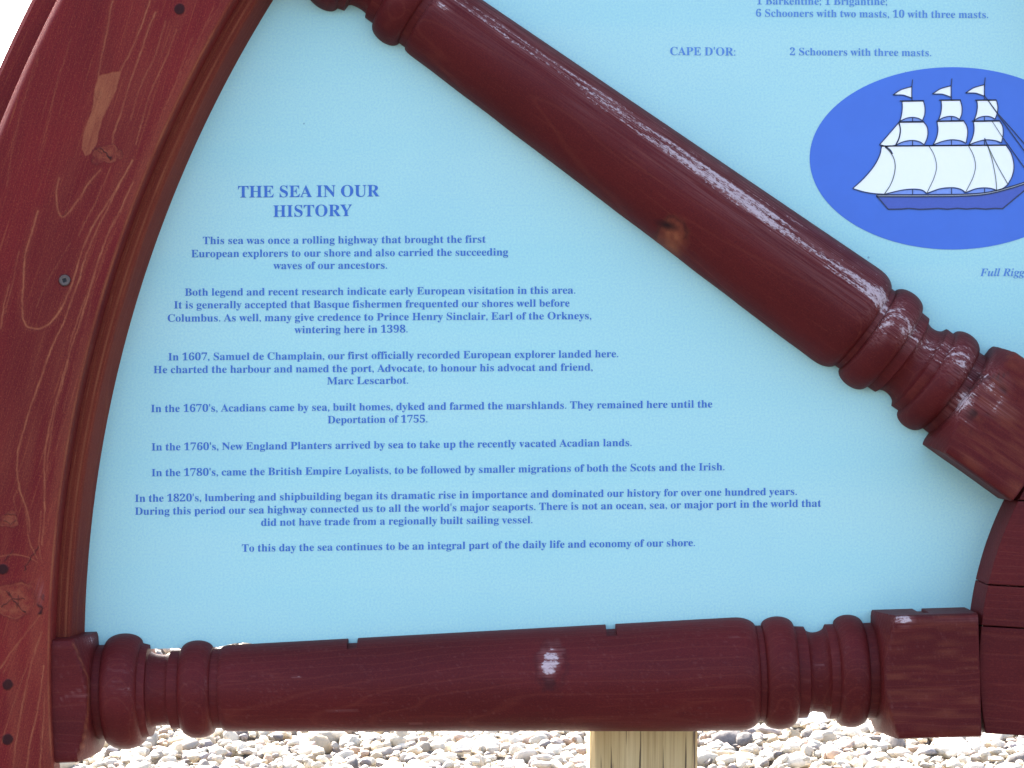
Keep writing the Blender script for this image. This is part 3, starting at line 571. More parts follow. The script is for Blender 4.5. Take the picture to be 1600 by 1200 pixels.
# ------------------------------------------------------------------ lettering: serif outlines, kept as data
GLYPHS = json.loads('''{"A":[650,[[-13,0,-13,27,14,32,35,45,54,71,73,111,307,694,334,693,572,129,612,51,633,33,660,27,660,0,341,0,341,27,376,30,402,37,417,50,422,68,406,121,376,197,154,197,117,105,113,88,111,72,116,52,129,38,152,30,184,27,190,27,190,0],[169,239,360,239,263,475]]],"B":[659,[[24,0,24,26,67,33,93,48,107,77,111,122,111,549,103,614,92,633,76,645,23,653,23,678,328,678,408,674,474,661,525,639,561,609,583,570,590,522,580,466,549,422,498,389,427,368,513,343,574,307,611,257,623,196,619,152,605,113,583,80,553,52,514,29,468,13,414,3,354,0],[271,375,280,375,348,383,392,406,416,448,424,514,418,573,401,614,370,638,322,646,294,643,280,633,273,613,271,582],[330,36,385,45,422,73,441,121,448,191,439,262,413,309,365,335,294,344,271,344,271,97,274,68,284,50,301,39]]],"C":[697,[[382,-16,288,-5,205,30,135,84,83,156,50,242,39,340,50,437,84,523,137,594,207,648,291,682,386,693,460,684,547,655,577,648,607,659,624,693,650,693,650,459,625,459,584,542,531,606,466,647,395,660,340,651,294,624,259,579,234,516,219,436,214,337,220,245,236,169,264,111,303,69,353,43,414,35,474,43,533,67,589,105,638,158,666,132,610,67,544,21,468,-7]]],"D":[738,[[30,0,30,26,69,32,94,44,106,69,110,111,110,557,105,606,91,635,64,648,22,653,22,678,330,678,415,673,488,656,551,628,604,590,644,541,674,483,691,416,697,339,687,235,657,151,608,85,538,38,449,9,340,0],[331,36,377,41,416,55,449,78,476,112,496,154,510,207,519,269,522,341,517,434,501,510,475,569,438,611,390,637,332,645,301,641,282,631,274,609,271,573,271,107,274,72,282,51,300,40]]],"E":[658,[[21,0,21,25,66,30,93,44,107,72,112,116,112,549,107,603,93,634,66,648,24,653,24,678,594,678,594,476,571,476,562,519,549,555,530,583,507,605,440,632,345,641,298,638,285,632,277,621,272,578,272,366,288,366,346,375,386,401,412,446,429,514,453,514,453,176,428,176,420,230,407,270,386,299,359,318,322,328,276,331,272,331,272,100,276,70,286,52,307,44,343,41,410,45,467,58,513,79,552,112,585,156,612,213,640,213,599,0]]],"F":[602,[[23,0,23,26,66,34,93,50,107,79,111,125,111,558,106,603,92,630,64,645,21,653,21,678,586,678,586,476,562,476,549,532,529,574,501,605,462,626,409,638,342,642,298,640,277,627,271,593,271,368,283,368,341,377,381,403,408,448,423,516,450,516,450,176,424,176,409,251,382,299,341,324,281,333,271,333,271,120,280,64,292,46,312,35,382,26,382,0]]],"G":[756,[[399,-15,298,-4,211,29,139,82,86,153,52,240,41,341,52,439,86,524,138,595,208,648,290,682,383,693,464,684,550,656,577,649,592,652,604,660,624,693,651,693,651,458,625,458,600,515,569,564,532,604,490,635,445,654,398,660,343,651,297,624,262,580,237,517,222,437,217,339,220,265,230,201,246,146,268,101,296,65,329,39,367,24,410,19,458,24,489,41,505,68,510,106,510,190,505,229,490,254,460,266,410,271,410,295,745,295,745,271,704,266,680,254,668,230,664,191,664,43,532,-1]]],"H":[779,[[23,0,23,26,66,32,93,47,107,75,111,120,111,564,106,605,93,631,66,646,24,653,24,678,360,678,360,653,304,643,288,633,278,618,271,564,271,373,509,373,509,564,502,618,493,633,477,643,420,653,420,678,755,678,755,653,712,646,686,632,673,606,669,564,669,120,673,77,687,49,712,33,755,26,755,0,420,0,420,26,463,32,490,46,504,73,509,120,509,329,271,329,271,120,276,75,289,47,316,32,360,26,360,0]]],"I":[388,[[20,0,20,26,63,34,91,48,107,73,112,112,112,576,107,614,94,637,67,648,20,653,20,678,364,678,364,653,319,648,292,637,277,614,272,576,272,115,279,66,289,50,307,39,366,26,366,0]]],"K":[760,[[24,0,24,26,68,32,94,47,108,75,112,120,112,564,107,605,94,632,67,647,25,653,25,678,361,678,361,653,305,643,289,633,279,618,272,564,272,348,478,556,509,593,519,623,498,646,433,653,433,678,723,678,723,653,710,653,665,646,618,624,567,588,513,537,403,424,690,69,725,37,773,26,773,0,418,0,418,26,456,27,479,31,493,40,497,51,491,70,471,98,297,318,272,295,272,120,277,75,290,47,317,32,361,26,361,0]]],"L":[635,[[23,0,23,26,66,32,93,47,107,75,111,120,111,564,106,606,93,633,66,647,24,653,24,678,372,678,372,653,310,646,291,636,280,620,271,564,271,123,276,70,284,55,298,47,348,41,414,45,469,59,513,83,551,119,582,167,609,230,636,230,598,0]]],"M":[944,[[21,0,21,26,64,32,92,47,107,74,112,118,112,569,105,619,95,634,79,644,22,653,22,678,275,678,472,212,669,678,919,678,919,653,878,645,853,630,839,604,834,563,834,127,841,64,851,45,866,35,918,26,918,0,589,0,589,26,644,37,660,48,670,66,677,124,677,594,429,0,402,0,157,579,157,119,162,72,178,44,207,31,252,26,252,0]]],"N":[735,[[600,-16,159,521,159,117,163,73,177,46,203,32,248,26,248,0,27,0,27,26,81,35,96,45,106,62,113,117,113,578,54,645,27,653,27,678,233,678,582,251,582,562,575,617,565,632,549,643,493,653,493,678,714,678,714,653,671,647,645,633,632,605,628,561,628,-16]]],"O":[782,[[388,-16,317,-9,251,11,192,43,141,86,98,138,67,199,48,267,41,339,48,411,67,479,99,539,141,592,193,635,254,667,321,687,395,694,466,687,532,668,591,636,642,594,684,542,716,481,735,413,742,339,735,267,716,199,684,138,641,86,589,43,529,11,461,-9],[394,18,446,27,489,54,522,98,546,161,560,241,565,339,562,413,553,478,538,533,518,579,492,614,461,640,426,655,387,660,335,651,292,624,259,580,235,517,221,437,216,339,219,265,228,201,243,146,264,100,290,64,321,39,355,23]]],"P":[622,[[23,0,23,26,66,32,93,47,107,75,111,120,111,564,106,605,93,631,66,646,24,653,24,678,318,678,428,672,500,655,546,628,580,592,602,547,609,494,605,454,593,417,574,385,546,358,511,335,468,319,418,309,360,306,271,306,271,120,276,75,289,47,316,32,360,26,360,0],[271,342,300,342,363,351,405,376,427,422,435,490,429,558,410,605,375,633,322,642,297,639,282,631,274,616,271,593]]],"R":[704,[[23,0,23,26,66,32,93,47,107,75,111,120,111,564,106,605,93,631,66,646,24,653,24,678,323,678,454,667,547,634,579,609,603,578,616,541,621,498,612,441,583,395,536,359,469,333,643,75,674,38,690,29,712,26,715,26,715,0,504,0,300,316,271,316,271,120,276,75,289,47,316,32,360,26,360,0],[271,348,303,348,370,357,417,385,443,432,452,500,445,562,423,607,386,633,334,642,301,639,282,629,274,609,271,574]]],"S":[581,[[64,-16,64,235,93,235,123,140,166,74,222,35,293,22,344,30,383,54,407,89,415,133,410,164,395,192,370,217,335,238,242,284,167,329,115,376,84,430,74,494,81,551,100,600,131,639,172,669,220,688,275,694,342,687,420,667,434,664,446,662,467,670,477,694,505,694,505,475,480,475,462,528,437,573,406,610,370,639,330,656,289,662,243,655,208,635,185,604,178,566,185,530,204,501,236,476,281,451,377,406,431,377,473,347,502,315,521,280,532,242,535,198,527,138,505,86,468,43,418,12,357,-8,286,-15,236,-12,187,1,147,14,126,18,103,11,91,-16]]],"T":[630,[[137,0,137,26,183,31,212,46,227,75,232,120,232,645,222,645,151,634,97,601,61,546,43,473,16,473,16,678,611,678,611,472,586,472,568,548,531,602,475,634,400,645,392,645,392,120,397,73,412,45,440,31,488,26,488,0]]],"U":[733,[[369,-19,305,-15,250,-4,205,16,170,43,143,77,124,120,113,172,109,231,109,564,104,605,91,631,64,646,22,653,22,678,358,678,358,653,302,643,285,633,275,618,269,564,269,208,277,131,303,77,346,44,409,33,462,39,506,56,540,84,565,124,579,175,584,237,584,563,579,604,565,631,537,645,489,653,489,678,706,678,706,653,668,644,645,628,633,602,629,563,629,270,625,198,613,137,593,87,566,48,529,19,485,-2,431,-15]]],"W":[910,[[254,-16,48,585,23,636,4,648,-23,653,-23,678,269,678,269,653,223,643,213,631,209,611,220,555,332,228,448,525,426,594,414,623,398,640,375,648,341,653,341,678,654,678,654,653,624,651,602,643,589,631,585,613,594,575,706,247,805,550,817,605,813,627,801,641,780,649,749,653,749,678,929,678,929,653,904,644,885,627,856,565,664,-16,637,-16,470,460,283,-16]]],"Y":[634,[[151,0,151,26,195,32,221,47,235,75,239,120,239,266,69,576,44,617,21,639,1,648,-20,652,-20,678,308,678,308,652,291,652,248,644,236,633,232,620,244,583,370,336,496,545,513,580,519,607,514,627,500,641,477,649,444,652,439,652,439,678,654,678,654,652,630,646,609,632,570,583,399,303,399,120,404,75,417,47,444,32,488,26,488,0]]],"a":[512,[[379,-15,346,-11,321,2,305,23,298,52,263,24,225,3,185,-9,142,-13,96,-6,60,17,38,51,30,94,34,126,46,154,66,180,95,203,177,244,296,283,296,359,292,395,278,421,255,435,220,440,171,432,155,408,169,382,180,363,183,344,178,320,164,301,142,288,115,284,87,289,67,303,53,324,49,352,55,385,73,415,103,439,141,458,188,470,241,474,332,464,392,435,425,385,436,313,436,93,439,59,453,51,477,62,490,41,438,-1],[225,50,259,61,296,94,296,252,244,234,206,206,184,170,176,125,179,92,188,69,204,55]]],"b":[537,[[64,-17,64,578,62,616,55,638,39,649,12,654,12,678,206,678,206,415,232,441,261,459,294,470,329,474,379,467,423,445,459,411,486,365,503,310,509,247,502,175,481,112,447,59,402,19,347,-7,286,-15,220,-1,156,42,79,-17],[272,21,296,24,317,34,333,50,345,73,360,141,365,238,360,318,344,374,316,406,274,417,252,413,231,402,215,383,206,360,206,102,210,67,223,41,243,26]]],"c":[437,[[232,-15,178,-7,129,16,88,53,56,101,36,159,29,223,37,292,60,353,95,403,143,442,198,467,260,475,324,467,373,444,403,409,413,365,409,340,397,321,377,308,352,304,326,308,307,321,296,343,292,373,293,389,294,404,284,433,252,442,215,432,188,401,172,350,167,279,176,183,204,114,224,89,248,71,274,61,304,57,356,70,404,107,424,90,384,44,339,11,288,-8]]],"d":[551,[[208,-15,159,-7,116,16,79,52,52,99,35,156,29,219,35,291,54,354,83,405,121,443,167,466,217,474,250,470,281,460,308,442,332,417,332,597,328,623,316,641,295,650,262,654,262,678,475,678,475,112,477,81,484,61,498,48,526,41,526,16,438,8,332,-15,332,58,309,26,280,3,247,-10],[255,42,278,47,301,62,320,84,332,113,332,360,324,383,307,402,285,414,259,418,219,406,194,372,180,313,175,228,179,146,193,87,218,53]]],"e":[448,[[229,-15,174,-7,126,16,86,52,55,102,36,163,29,234,36,300,56,358,88,406,130,443,179,466,234,474,275,470,311,460,343,442,371,417,393,386,408,349,418,306,421,258,421,247,174,247,182,167,206,109,244,75,297,63,326,67,353,79,378,100,402,128,424,108,384,54,339,16,287,-7],[173,286,300,286,300,320,297,375,288,413,269,435,240,442,211,433,190,407,177,364,173,303]]],"f":[318,[[22,0,22,24,59,33,74,52,78,109,78,412,24,412,24,462,78,462,78,526,90,596,126,649,183,681,259,692,315,685,357,664,383,632,392,595,388,567,375,546,356,533,334,529,310,533,291,544,279,560,275,582,287,626,292,635,294,644,288,656,268,660,243,655,229,640,220,581,220,462,303,462,303,412,220,412,220,97,224,60,235,38,258,28,297,24,297,0]]],"g":[487,[[217,-209,132,-202,71,-181,34,-149,21,-111,26,-88,41,-68,67,-52,102,-38,73,-21,52,-1,39,21,35,45,42,80,63,110,99,138,152,164,100,190,63,224,40,266,33,316,39,360,59,399,90,430,131,454,179,469,234,474,292,469,347,453,472,453,472,399,399,399,425,354,434,303,428,262,411,225,384,195,348,172,305,158,256,153,234,154,211,155,187,151,168,141,154,125,150,106,165,81,210,73,261,73,332,70,386,60,425,43,451,19,465,-14,470,-55,466,-89,454,-119,434,-146,406,-168,326,-199],[234,185,264,193,284,217,294,257,297,314,294,371,284,411,264,434,234,442,204,434,185,411,174,371,170,314,174,257,185,217,204,193],[239,-173,306,-168,354,-154,382,-131,392,-98,387,-76,371,-62,344,-54,305,-51,144,-51,118,-77,109,-108,117,-133,141,-154,181,-168]]],"h":[567,[[27,0,27,24,52,28,67,38,75,56,78,83,78,594,76,621,68,639,53,650,28,655,28,678,220,678,220,397,250,431,284,455,321,469,362,474,419,464,460,434,484,385,492,315,492,83,495,56,502,39,517,28,541,24,541,0,301,0,301,24,308,24,326,28,340,39,347,57,350,83,350,323,341,384,327,399,302,404,258,391,220,350,220,83,222,56,230,39,244,28,268,24,268,0]]],"i":[295,[[150,539,121,544,97,561,80,585,75,614,80,644,97,668,121,685,150,690,179,685,204,668,220,644,225,614,220,585,203,561,179,544],[27,0,27,24,52,29,68,38,75,55,78,83,78,375,76,406,70,424,55,433,30,437,31,462,221,462,221,83,223,56,230,39,244,29,268,24,268,0]]],"j":[312,[[158,541,129,546,105,562,88,587,83,616,89,646,105,670,129,687,158,692,188,687,212,670,229,646,234,616,229,587,212,563,188,547],[53,-209,17,-206,-16,-195,-44,-179,-65,-157,-79,-132,-83,-104,-79,-79,-67,-60,-47,-47,-22,-43,3,-47,22,-58,35,-76,39,-98,28,-130,16,-153,24,-169,46,-174,73,-168,87,-149,95,-80,95,372,92,404,83,424,65,434,33,438,33,462,237,462,237,-32,234,-73,225,-109,210,-140,189,-165,130,-198]]],"k":[534,[[26,0,26,24,52,29,68,39,75,56,78,83,78,592,70,640,56,649,30,654,31,678,220,678,220,251,338,369,357,393,363,414,350,431,311,437,306,437,306,462,514,462,514,437,459,423,409,387,331,311,515,51,536,31,560,24,560,0,314,0,314,24,323,24,348,30,356,47,345,73,242,219,220,200,220,83,222,56,230,39,244,29,268,24,268,0]]],"l":[297,[[27,0,27,24,52,29,68,38,75,55,78,83,78,592,70,639,56,650,30,654,30,678,221,678,221,83,223,56,230,39,244,29,268,24,268,0]]],"m":[825,[[27,0,27,24,52,28,67,38,75,56,78,83,78,377,76,404,68,423,53,434,28,438,28,462,218,462,218,394,248,429,280,454,315,469,353,474,399,469,435,453,461,426,477,389,508,426,542,453,580,469,622,474,678,464,718,434,742,385,750,315,750,83,752,56,760,39,774,28,798,24,798,0,562,0,562,24,586,28,600,39,608,57,610,83,610,323,601,384,587,399,562,404,520,391,483,353,483,83,485,57,493,39,507,28,530,24,530,0,297,0,297,24,321,28,335,39,343,57,345,83,345,323,336,384,322,399,297,404,254,391,218,350,218,83,220,57,227,40,241,29,264,24,264,0]]],"n":[567,[[27,0,27,24,52,28,67,38,75,56,78,83,78,377,76,404,68,423,53,434,28,438,28,462,220,462,220,398,250,431,283,455,321,469,362,474,419,464,460,434,484,385,492,315,492,83,495,56,502,39,517,28,541,24,541,0,301,0,301,24,308,24,326,28,340,39,347,57,350,83,350,323,341,384,327,399,302,404,258,391,220,350,220,83,222,56,230,39,244,28,268,24,268,0]]],"o":[501,[[251,-15,189,-7,135,17,90,55,56,105,35,163,28,229,35,296,56,356,90,405,135,443,189,466,250,474,311,466,365,443,410,406,444,357,465,298,472,229,465,161,444,102,410,53,366,16,312,-7],[251,17,287,27,311,58,324,121,327,229,323,339,309,403,286,435,251,445,214,434,191,403,178,338,174,230,178,122,191,58,215,27]]],"p":[553,[[26,-207,26,-184,60,-175,75,-150,78,-95,78,362,76,400,69,422,55,433,29,439,29,462,213,462,213,391,238,428,268,454,303,470,343,475,393,467,436,444,472,407,499,360,515,302,521,238,515,169,498,108,470,56,434,18,389,-7,338,-15,303,-11,272,1,244,20,220,48,220,-86,226,-147,235,-165,249,-175,294,-183,294,-207],[291,42,330,54,356,88,371,148,376,230,372,310,359,369,335,403,296,414,254,398,220,350,220,102,233,76,249,57,269,46]]],"q":[542,[[260,-207,260,-183,297,-179,319,-170,329,-152,333,-124,333,43,307,18,278,0,246,-10,211,-14,161,-7,117,15,81,50,53,96,36,151,30,214,37,286,59,349,93,402,139,442,192,467,253,475,320,461,383,419,460,477,476,477,476,-124,479,-151,486,-169,501,-179,527,-183,527,-207],[266,44,288,48,309,59,325,77,333,100,333,359,329,394,317,419,296,434,267,439,223,427,195,389,179,324,174,232,179,149,195,90,223,56]]],"r":[428,[[27,0,27,24,52,29,68,38,75,55,78,83,78,375,76,406,69,425,55,433,30,437,31,462,217,462,217,375,245,417,279,449,313,468,347,474,384,469,410,453,426,428,431,396,427,370,414,349,394,336,369,331,346,334,331,344,308,372,296,383,281,387,261,380,241,360,227,327,222,286,222,83,226,55,237,38,258,28,294,24,294,0]]],"s":[429,[[225,-15,181,-9,129,9,109,13,89,7,76,-13,53,-13,53,157,79,157,99,101,129,58,167,31,209,22,242,26,266,40,281,60,286,87,273,125,232,156,159,193,113,221,81,252,62,288,55,328,65,386,97,433,146,465,210,475,247,471,296,458,307,456,317,454,332,459,343,475,363,475,363,330,340,330,320,378,293,413,259,434,222,441,194,437,173,426,160,408,156,386,160,364,172,346,218,315,285,282,329,255,360,226,377,189,383,141,372,76,340,27,289,-5]]],"t":[340,[[184,-14,133,-7,98,16,79,53,72,106,72,415,30,415,30,446,131,550,192,631,215,631,215,462,309,462,309,415,215,415,215,122,223,76,233,64,250,60,282,73,307,111,331,98,305,49,271,14,231,-7]]],"u":[558,[[195,-15,136,-5,97,26,75,75,68,144,68,369,66,399,59,421,43,433,17,438,17,462,211,462,211,110,214,87,225,69,241,57,263,53,305,64,340,98,340,369,337,401,329,422,312,434,282,438,282,462,482,462,482,104,485,76,493,58,509,49,536,44,536,19,446,11,340,-15,340,60,312,29,277,5,238,-10]]],"v":[456,[[212,-15,57,369,33,419,18,432,-4,437,-4,462,244,462,244,438,232,438,202,431,192,411,194,399,275,182,351,376,359,405,345,430,303,438,303,462,454,462,454,439,430,430,414,415,387,362,238,-15]]],"w":[647,[[182,-15,25,394,9,424,-16,437,-16,462,206,462,206,437,178,431,170,411,172,396,178,376,248,189,314,350,299,396,282,430,250,439,250,462,481,462,481,437,450,430,440,411,441,401,443,390,500,210,569,381,576,410,573,422,566,430,530,439,530,462,663,462,663,439,645,435,633,424,613,384,453,-15,430,-15,332,293,208,-15]]],"x":[475,[[7,0,7,22,51,44,92,84,183,203,64,392,36,424,6,437,6,462,251,462,251,438,220,433,209,417,222,387,273,306,333,382,345,400,349,415,346,425,338,432,299,438,299,462,463,462,463,441,421,421,378,378,295,274,434,54,451,32,475,23,475,0,231,0,231,24,265,29,273,36,276,45,272,64,258,88,205,170,145,91,131,69,126,51,137,29,170,22,175,22,175,0]]],"y":[447,[[78,-209,43,-203,15,-186,-4,-159,-10,-125,-6,-101,7,-79,27,-64,53,-59,77,-63,95,-73,107,-91,111,-113,111,-121,110,-130,115,-143,128,-147,147,-138,170,-110,193,-66,209,-7,54,373,37,410,23,428,-5,437,-7,437,-7,462,241,462,241,437,202,431,194,423,191,409,193,397,198,382,276,177,343,359,352,387,354,408,351,422,342,431,302,437,302,462,446,462,446,437,427,432,413,418,386,361,241,-36,193,-143,168,-174,142,-195,113,-205]]],"0":[559,[[280,-10,198,2,135,36,89,91,58,165,40,255,34,359,40,463,58,552,89,625,135,679,199,713,281,724,360,713,422,679,468,625,500,552,519,462,525,358,519,254,500,165,468,91,421,36,359,2],[280,55,306,60,326,75,342,100,353,135,366,231,370,358,366,485,353,580,342,615,327,639,306,654,281,659,255,654,235,639,218,615,207,580,194,485,189,358,194,231,207,135,218,100,234,75,255,60]]],"1":[559,[[97,0,97,53,179,53,202,57,217,67,226,87,229,118,229,619,161,544,130,522,100,515,78,520,59,535,46,559,42,589,110,613,196,666,266,718,378,718,378,118,381,91,388,70,403,57,429,53,510,53,510,0]]],"2":[559,[[35,0,35,103,183,254,238,313,278,365,306,412,324,457,334,503,337,553,332,602,316,637,291,656,259,663,216,652,188,620,172,565,167,490,115,496,75,513,48,543,39,589,45,624,64,656,94,684,137,706,192,719,259,724,358,713,430,680,455,655,473,627,484,594,488,558,485,524,476,490,434,418,355,328,230,205,130,110,363,110,392,115,416,128,435,150,446,179,454,210,513,210,508,0]]],"3":[559,[[243,-10,175,-6,121,7,79,27,51,52,34,80,28,110,34,144,54,168,81,183,113,188,122,132,147,92,186,68,236,60,268,63,297,73,322,91,342,118,355,156,359,207,349,259,319,301,270,329,204,338,142,338,142,400,208,400,265,410,304,441,327,487,335,547,330,595,314,632,288,655,252,663,220,657,198,641,182,615,173,583,166,508,111,513,70,530,45,557,36,597,50,646,92,687,161,715,257,724,353,713,426,682,453,658,473,630,484,598,488,561,477,499,444,449,395,409,335,381,416,355,454,331,485,300,506,258,513,206,507,150,491,104,464,66,430,37,389,16,343,1]]],"4":[559,[[180,0,180,53,208,53,240,56,266,66,284,87,290,125,290,186,13,186,13,247,297,714,436,714,436,252,540,252,540,186,436,186,436,125,442,87,460,66,487,56,518,53,531,53,531,0],[83,252,290,252,290,427,292,522,297,619,282,587,259,545,235,503,218,475]]],"5":[559,[[245,-10,178,-6,125,8,86,28,60,53,45,81,40,111,46,142,62,163,88,176,120,180,131,124,144,98,165,78,193,65,230,60,262,64,291,75,316,94,336,124,349,166,353,220,344,285,318,332,275,359,217,368,154,363,106,350,60,368,92,714,470,714,475,532,418,532,410,566,397,594,384,602,364,604,156,604,140,419,188,430,250,434,305,431,355,421,398,404,436,381,467,350,489,314,502,270,506,220,500,160,483,111,455,71,421,41,380,18,336,2]]],"6":[559,[[293,-10,224,-1,163,27,113,73,76,139,53,224,45,330,49,410,62,485,84,552,115,610,155,657,204,694,263,716,330,724,388,720,434,709,467,691,490,668,503,642,507,614,500,585,480,560,443,542,387,536,382,596,362,646,345,660,321,665,293,661,268,648,246,626,227,597,199,513,186,401,240,427,277,435,324,438,367,435,406,424,440,407,470,384,493,354,510,318,521,277,524,231,520,180,509,134,491,93,466,57,433,28,393,7,347,-6],[296,56,330,66,357,96,373,147,379,221,373,291,355,340,325,368,287,377,259,373,230,362,186,329,195,205,219,121,254,72]]],"7":[559,[[165,0,431,605,168,605,145,602,128,592,116,576,110,554,104,504,44,504,49,714,526,714,526,665,250,0]]],"8":[559,[[273,-10,197,-3,136,16,89,46,56,86,37,131,30,182,40,241,71,288,117,326,177,361,124,398,85,440,61,488,53,542,59,588,75,631,104,668,148,698,208,718,285,724,335,721,378,712,414,696,445,675,485,618,498,549,489,495,462,454,419,420,363,387,440,343,491,297,520,247,529,189,525,145,512,105,491,71,462,43,424,20,381,3,330,-7],[302,421,334,444,356,472,368,507,372,551,362,606,349,630,331,649,307,662,279,666,243,658,216,634,200,598,194,554,201,508,222,474,256,446],[278,47,324,56,360,82,382,122,390,172,381,217,356,254,310,287,244,321,213,296,188,265,171,226,165,178,173,125,196,84,232,56]]],"9":[559,[[227,-10,173,-6,131,7,100,25,79,49,67,76,63,103,66,123,75,140,90,153,112,160,130,119,154,84,188,61,232,53,290,71,332,126,360,216,373,343,348,316,316,295,277,280,231,275,190,278,153,288,119,305,90,328,66,358,49,393,38,435,35,482,42,550,62,609,96,657,142,694,198,716,264,724,333,715,393,689,443,644,482,580,506,495,514,388,510,308,498,234,477,166,448,107,408,58,359,21,298,-2],[274,347,307,352,334,366,356,387,373,414,365,524,344,600,312,643,270,657,232,646,204,615,186,562,180,488,186,426,204,382,233,356]]],".":[219,[[109,111,86,106,67,93,54,74,49,51,54,28,67,9,86,-4,109,-9,132,-4,151,9,164,28,169,51,164,74,151,93,132,106]]],",":[219,[[59,-118,111,-94,147,-59,169,-17,176,26,171,66,157,97,134,116,105,123,81,119,63,107,50,89,46,66,50,43,60,26,75,15,95,10,98,-19,93,-50,80,-78,59,-99]]],"'":[188,[[73,462,115,462,138,599,138,716,50,716,50,599]]],":":[219,[[109,458,86,453,67,440,54,421,49,398,54,375,67,356,86,343,109,338,132,343,151,356,164,375,169,398,164,421,151,440,132,453],[109,111,86,106,67,93,54,74,49,51,54,28,67,9,86,-4,109,-9,132,-4,151,9,164,28,169,51,164,74,151,93,132,106]]],";":[219,[[61,-115,110,-92,146,-58,168,-14,175,38,170,74,157,104,136,124,108,131,84,127,65,116,53,96,48,70,52,48,63,30,79,17,101,11,101,-18,97,-44,85,-70,61,-96],[169,398,164,421,151,440,132,453,109,458,86,453,67,440,54,421,49,398,54,375,67,356,86,343,109,338,132,343,151,356,164,375]]],"_F":[611,[[-50,0,-50,23,1,31,18,42,33,61,58,127,171,549,177,576,179,601,175,621,162,635,140,644,109,647,109,671,635,671,596,481,568,481,568,495,558,560,526,604,471,630,390,638,364,636,348,628,329,590,270,369,285,368,299,368,359,375,406,394,441,428,466,476,491,476,421,201,400,201,401,219,401,236,398,273,388,300,371,318,345,330,260,337,202,122,193,70,197,50,209,36,231,27,263,23,263,0]]],"_u":[532,[[69,-14,36,-9,12,5,-2,28,-7,61,1,112,22,194,56,314,69,378,59,399,28,406,19,406,18,431,109,444,217,461,120,117,113,79,118,64,132,59,158,66,187,87,216,121,248,169,306,294,351,448,470,448,373,85,378,72,389,65,403,70,417,83,435,104,456,135,478,120,437,62,399,20,361,-5,320,-14,292,-9,271,6,257,29,252,60,270,153,219,79,170,27,121,-4]]],"_l":[258,[[59,-14,28,-9,5,5,-10,28,-15,59,-12,92,-3,126,115,553,129,617,119,638,87,645,78,645,77,670,272,700,118,128,112,103,108,80,112,66,124,61,154,79,195,132,215,117,175,59,139,18,101,-6]]],"_R":[639,[[-50,0,-50,23,1,31,18,42,33,61,58,127,171,549,177,576,179,597,175,620,163,634,109,647,109,671,377,671,485,662,560,635,585,614,604,588,614,557,618,521,606,462,569,411,509,371,426,344,510,91,524,60,542,41,566,31,596,26,596,0,396,0,289,331,258,331,202,122,193,70,197,49,210,36,231,27,263,23,263,0],[294,365,366,377,421,414,455,470,466,542,460,584,444,615,416,633,377,639,345,631,329,594,267,366,281,365]]],"_i":[289,[[196,553,170,558,149,572,135,593,130,619,135,645,149,666,170,680,196,685,221,680,243,666,257,645,262,619,257,593,243,572,221,558],[73,-12,43,-7,20,8,6,31,1,61,6,96,15,130,66,314,76,353,79,378,69,399,38,406,29,406,28,431,133,445,223,461,133,127,125,82,129,68,141,63,171,81,211,134,231,120,193,62,154,21,114,-4]]],"_g":[444,[[115,-207,34,-199,-27,-177,-64,-142,-76,-99,-68,-65,-46,-38,-7,-14,49,8,9,41,-4,76,1,101,18,124,45,147,85,170,53,194,31,219,17,248,13,281,20,327,42,370,75,407,118,436,168,455,222,461,297,449,363,412,450,412,445,370,389,370,392,353,393,335,386,287,364,244,329,207,285,179,233,161,176,155,124,158,105,141,98,125,108,108,139,94,201,75,271,48,300,31,321,13,341,-18,347,-54,340,-96,317,-134,282,-164,235,-188,179,-202],[173,186,198,193,223,212,244,242,261,280,271,322,275,367,272,394,264,413,251,424,232,428,206,421,181,400,159,369,143,330,132,288,128,244,131,219,139,201,153,190],[126,-174,173,-168,210,-152,233,-127,241,-98,232,-69,206,-48,90,-6,55,-25,31,-46,16,-68,11,-92,19,-124,44,-151,81,-168]]],"_e":[401,[[130,-14,71,-4,24,28,-6,79,-16,146,-10,200,9,256,37,309,73,358,116,400,163,433,212,454,262,461,308,455,342,436,364,407,371,369,355,312,308,259,228,214,117,185,111,131,116,99,130,74,152,58,182,53,209,59,237,75,264,103,291,142,319,124,280,64,236,21,186,-5],[125,218,170,233,209,255,242,283,267,316,283,351,288,387,279,418,255,428,222,415,187,375,153,309]]],"_d":[498,[[82,-14,38,-5,5,21,-16,64,-23,122,-19,170,-6,220,15,270,43,320,77,365,116,405,180,447,244,461,283,455,317,438,354,567,361,594,362,613,359,629,349,638,305,644,305,671,404,683,510,700,353,123,345,90,342,71,345,64,354,61,366,65,380,78,419,132,442,116,366,19,332,-6,295,-14,268,-10,249,2,238,23,234,52,244,113,206,57,168,18,128,-6],[143,62,166,68,189,86,232,148,268,229,292,309,300,371,291,409,264,422,244,417,223,401,179,345,139,269,110,188,99,117,102,94,111,77,125,66]]]}''')
_gc = {}
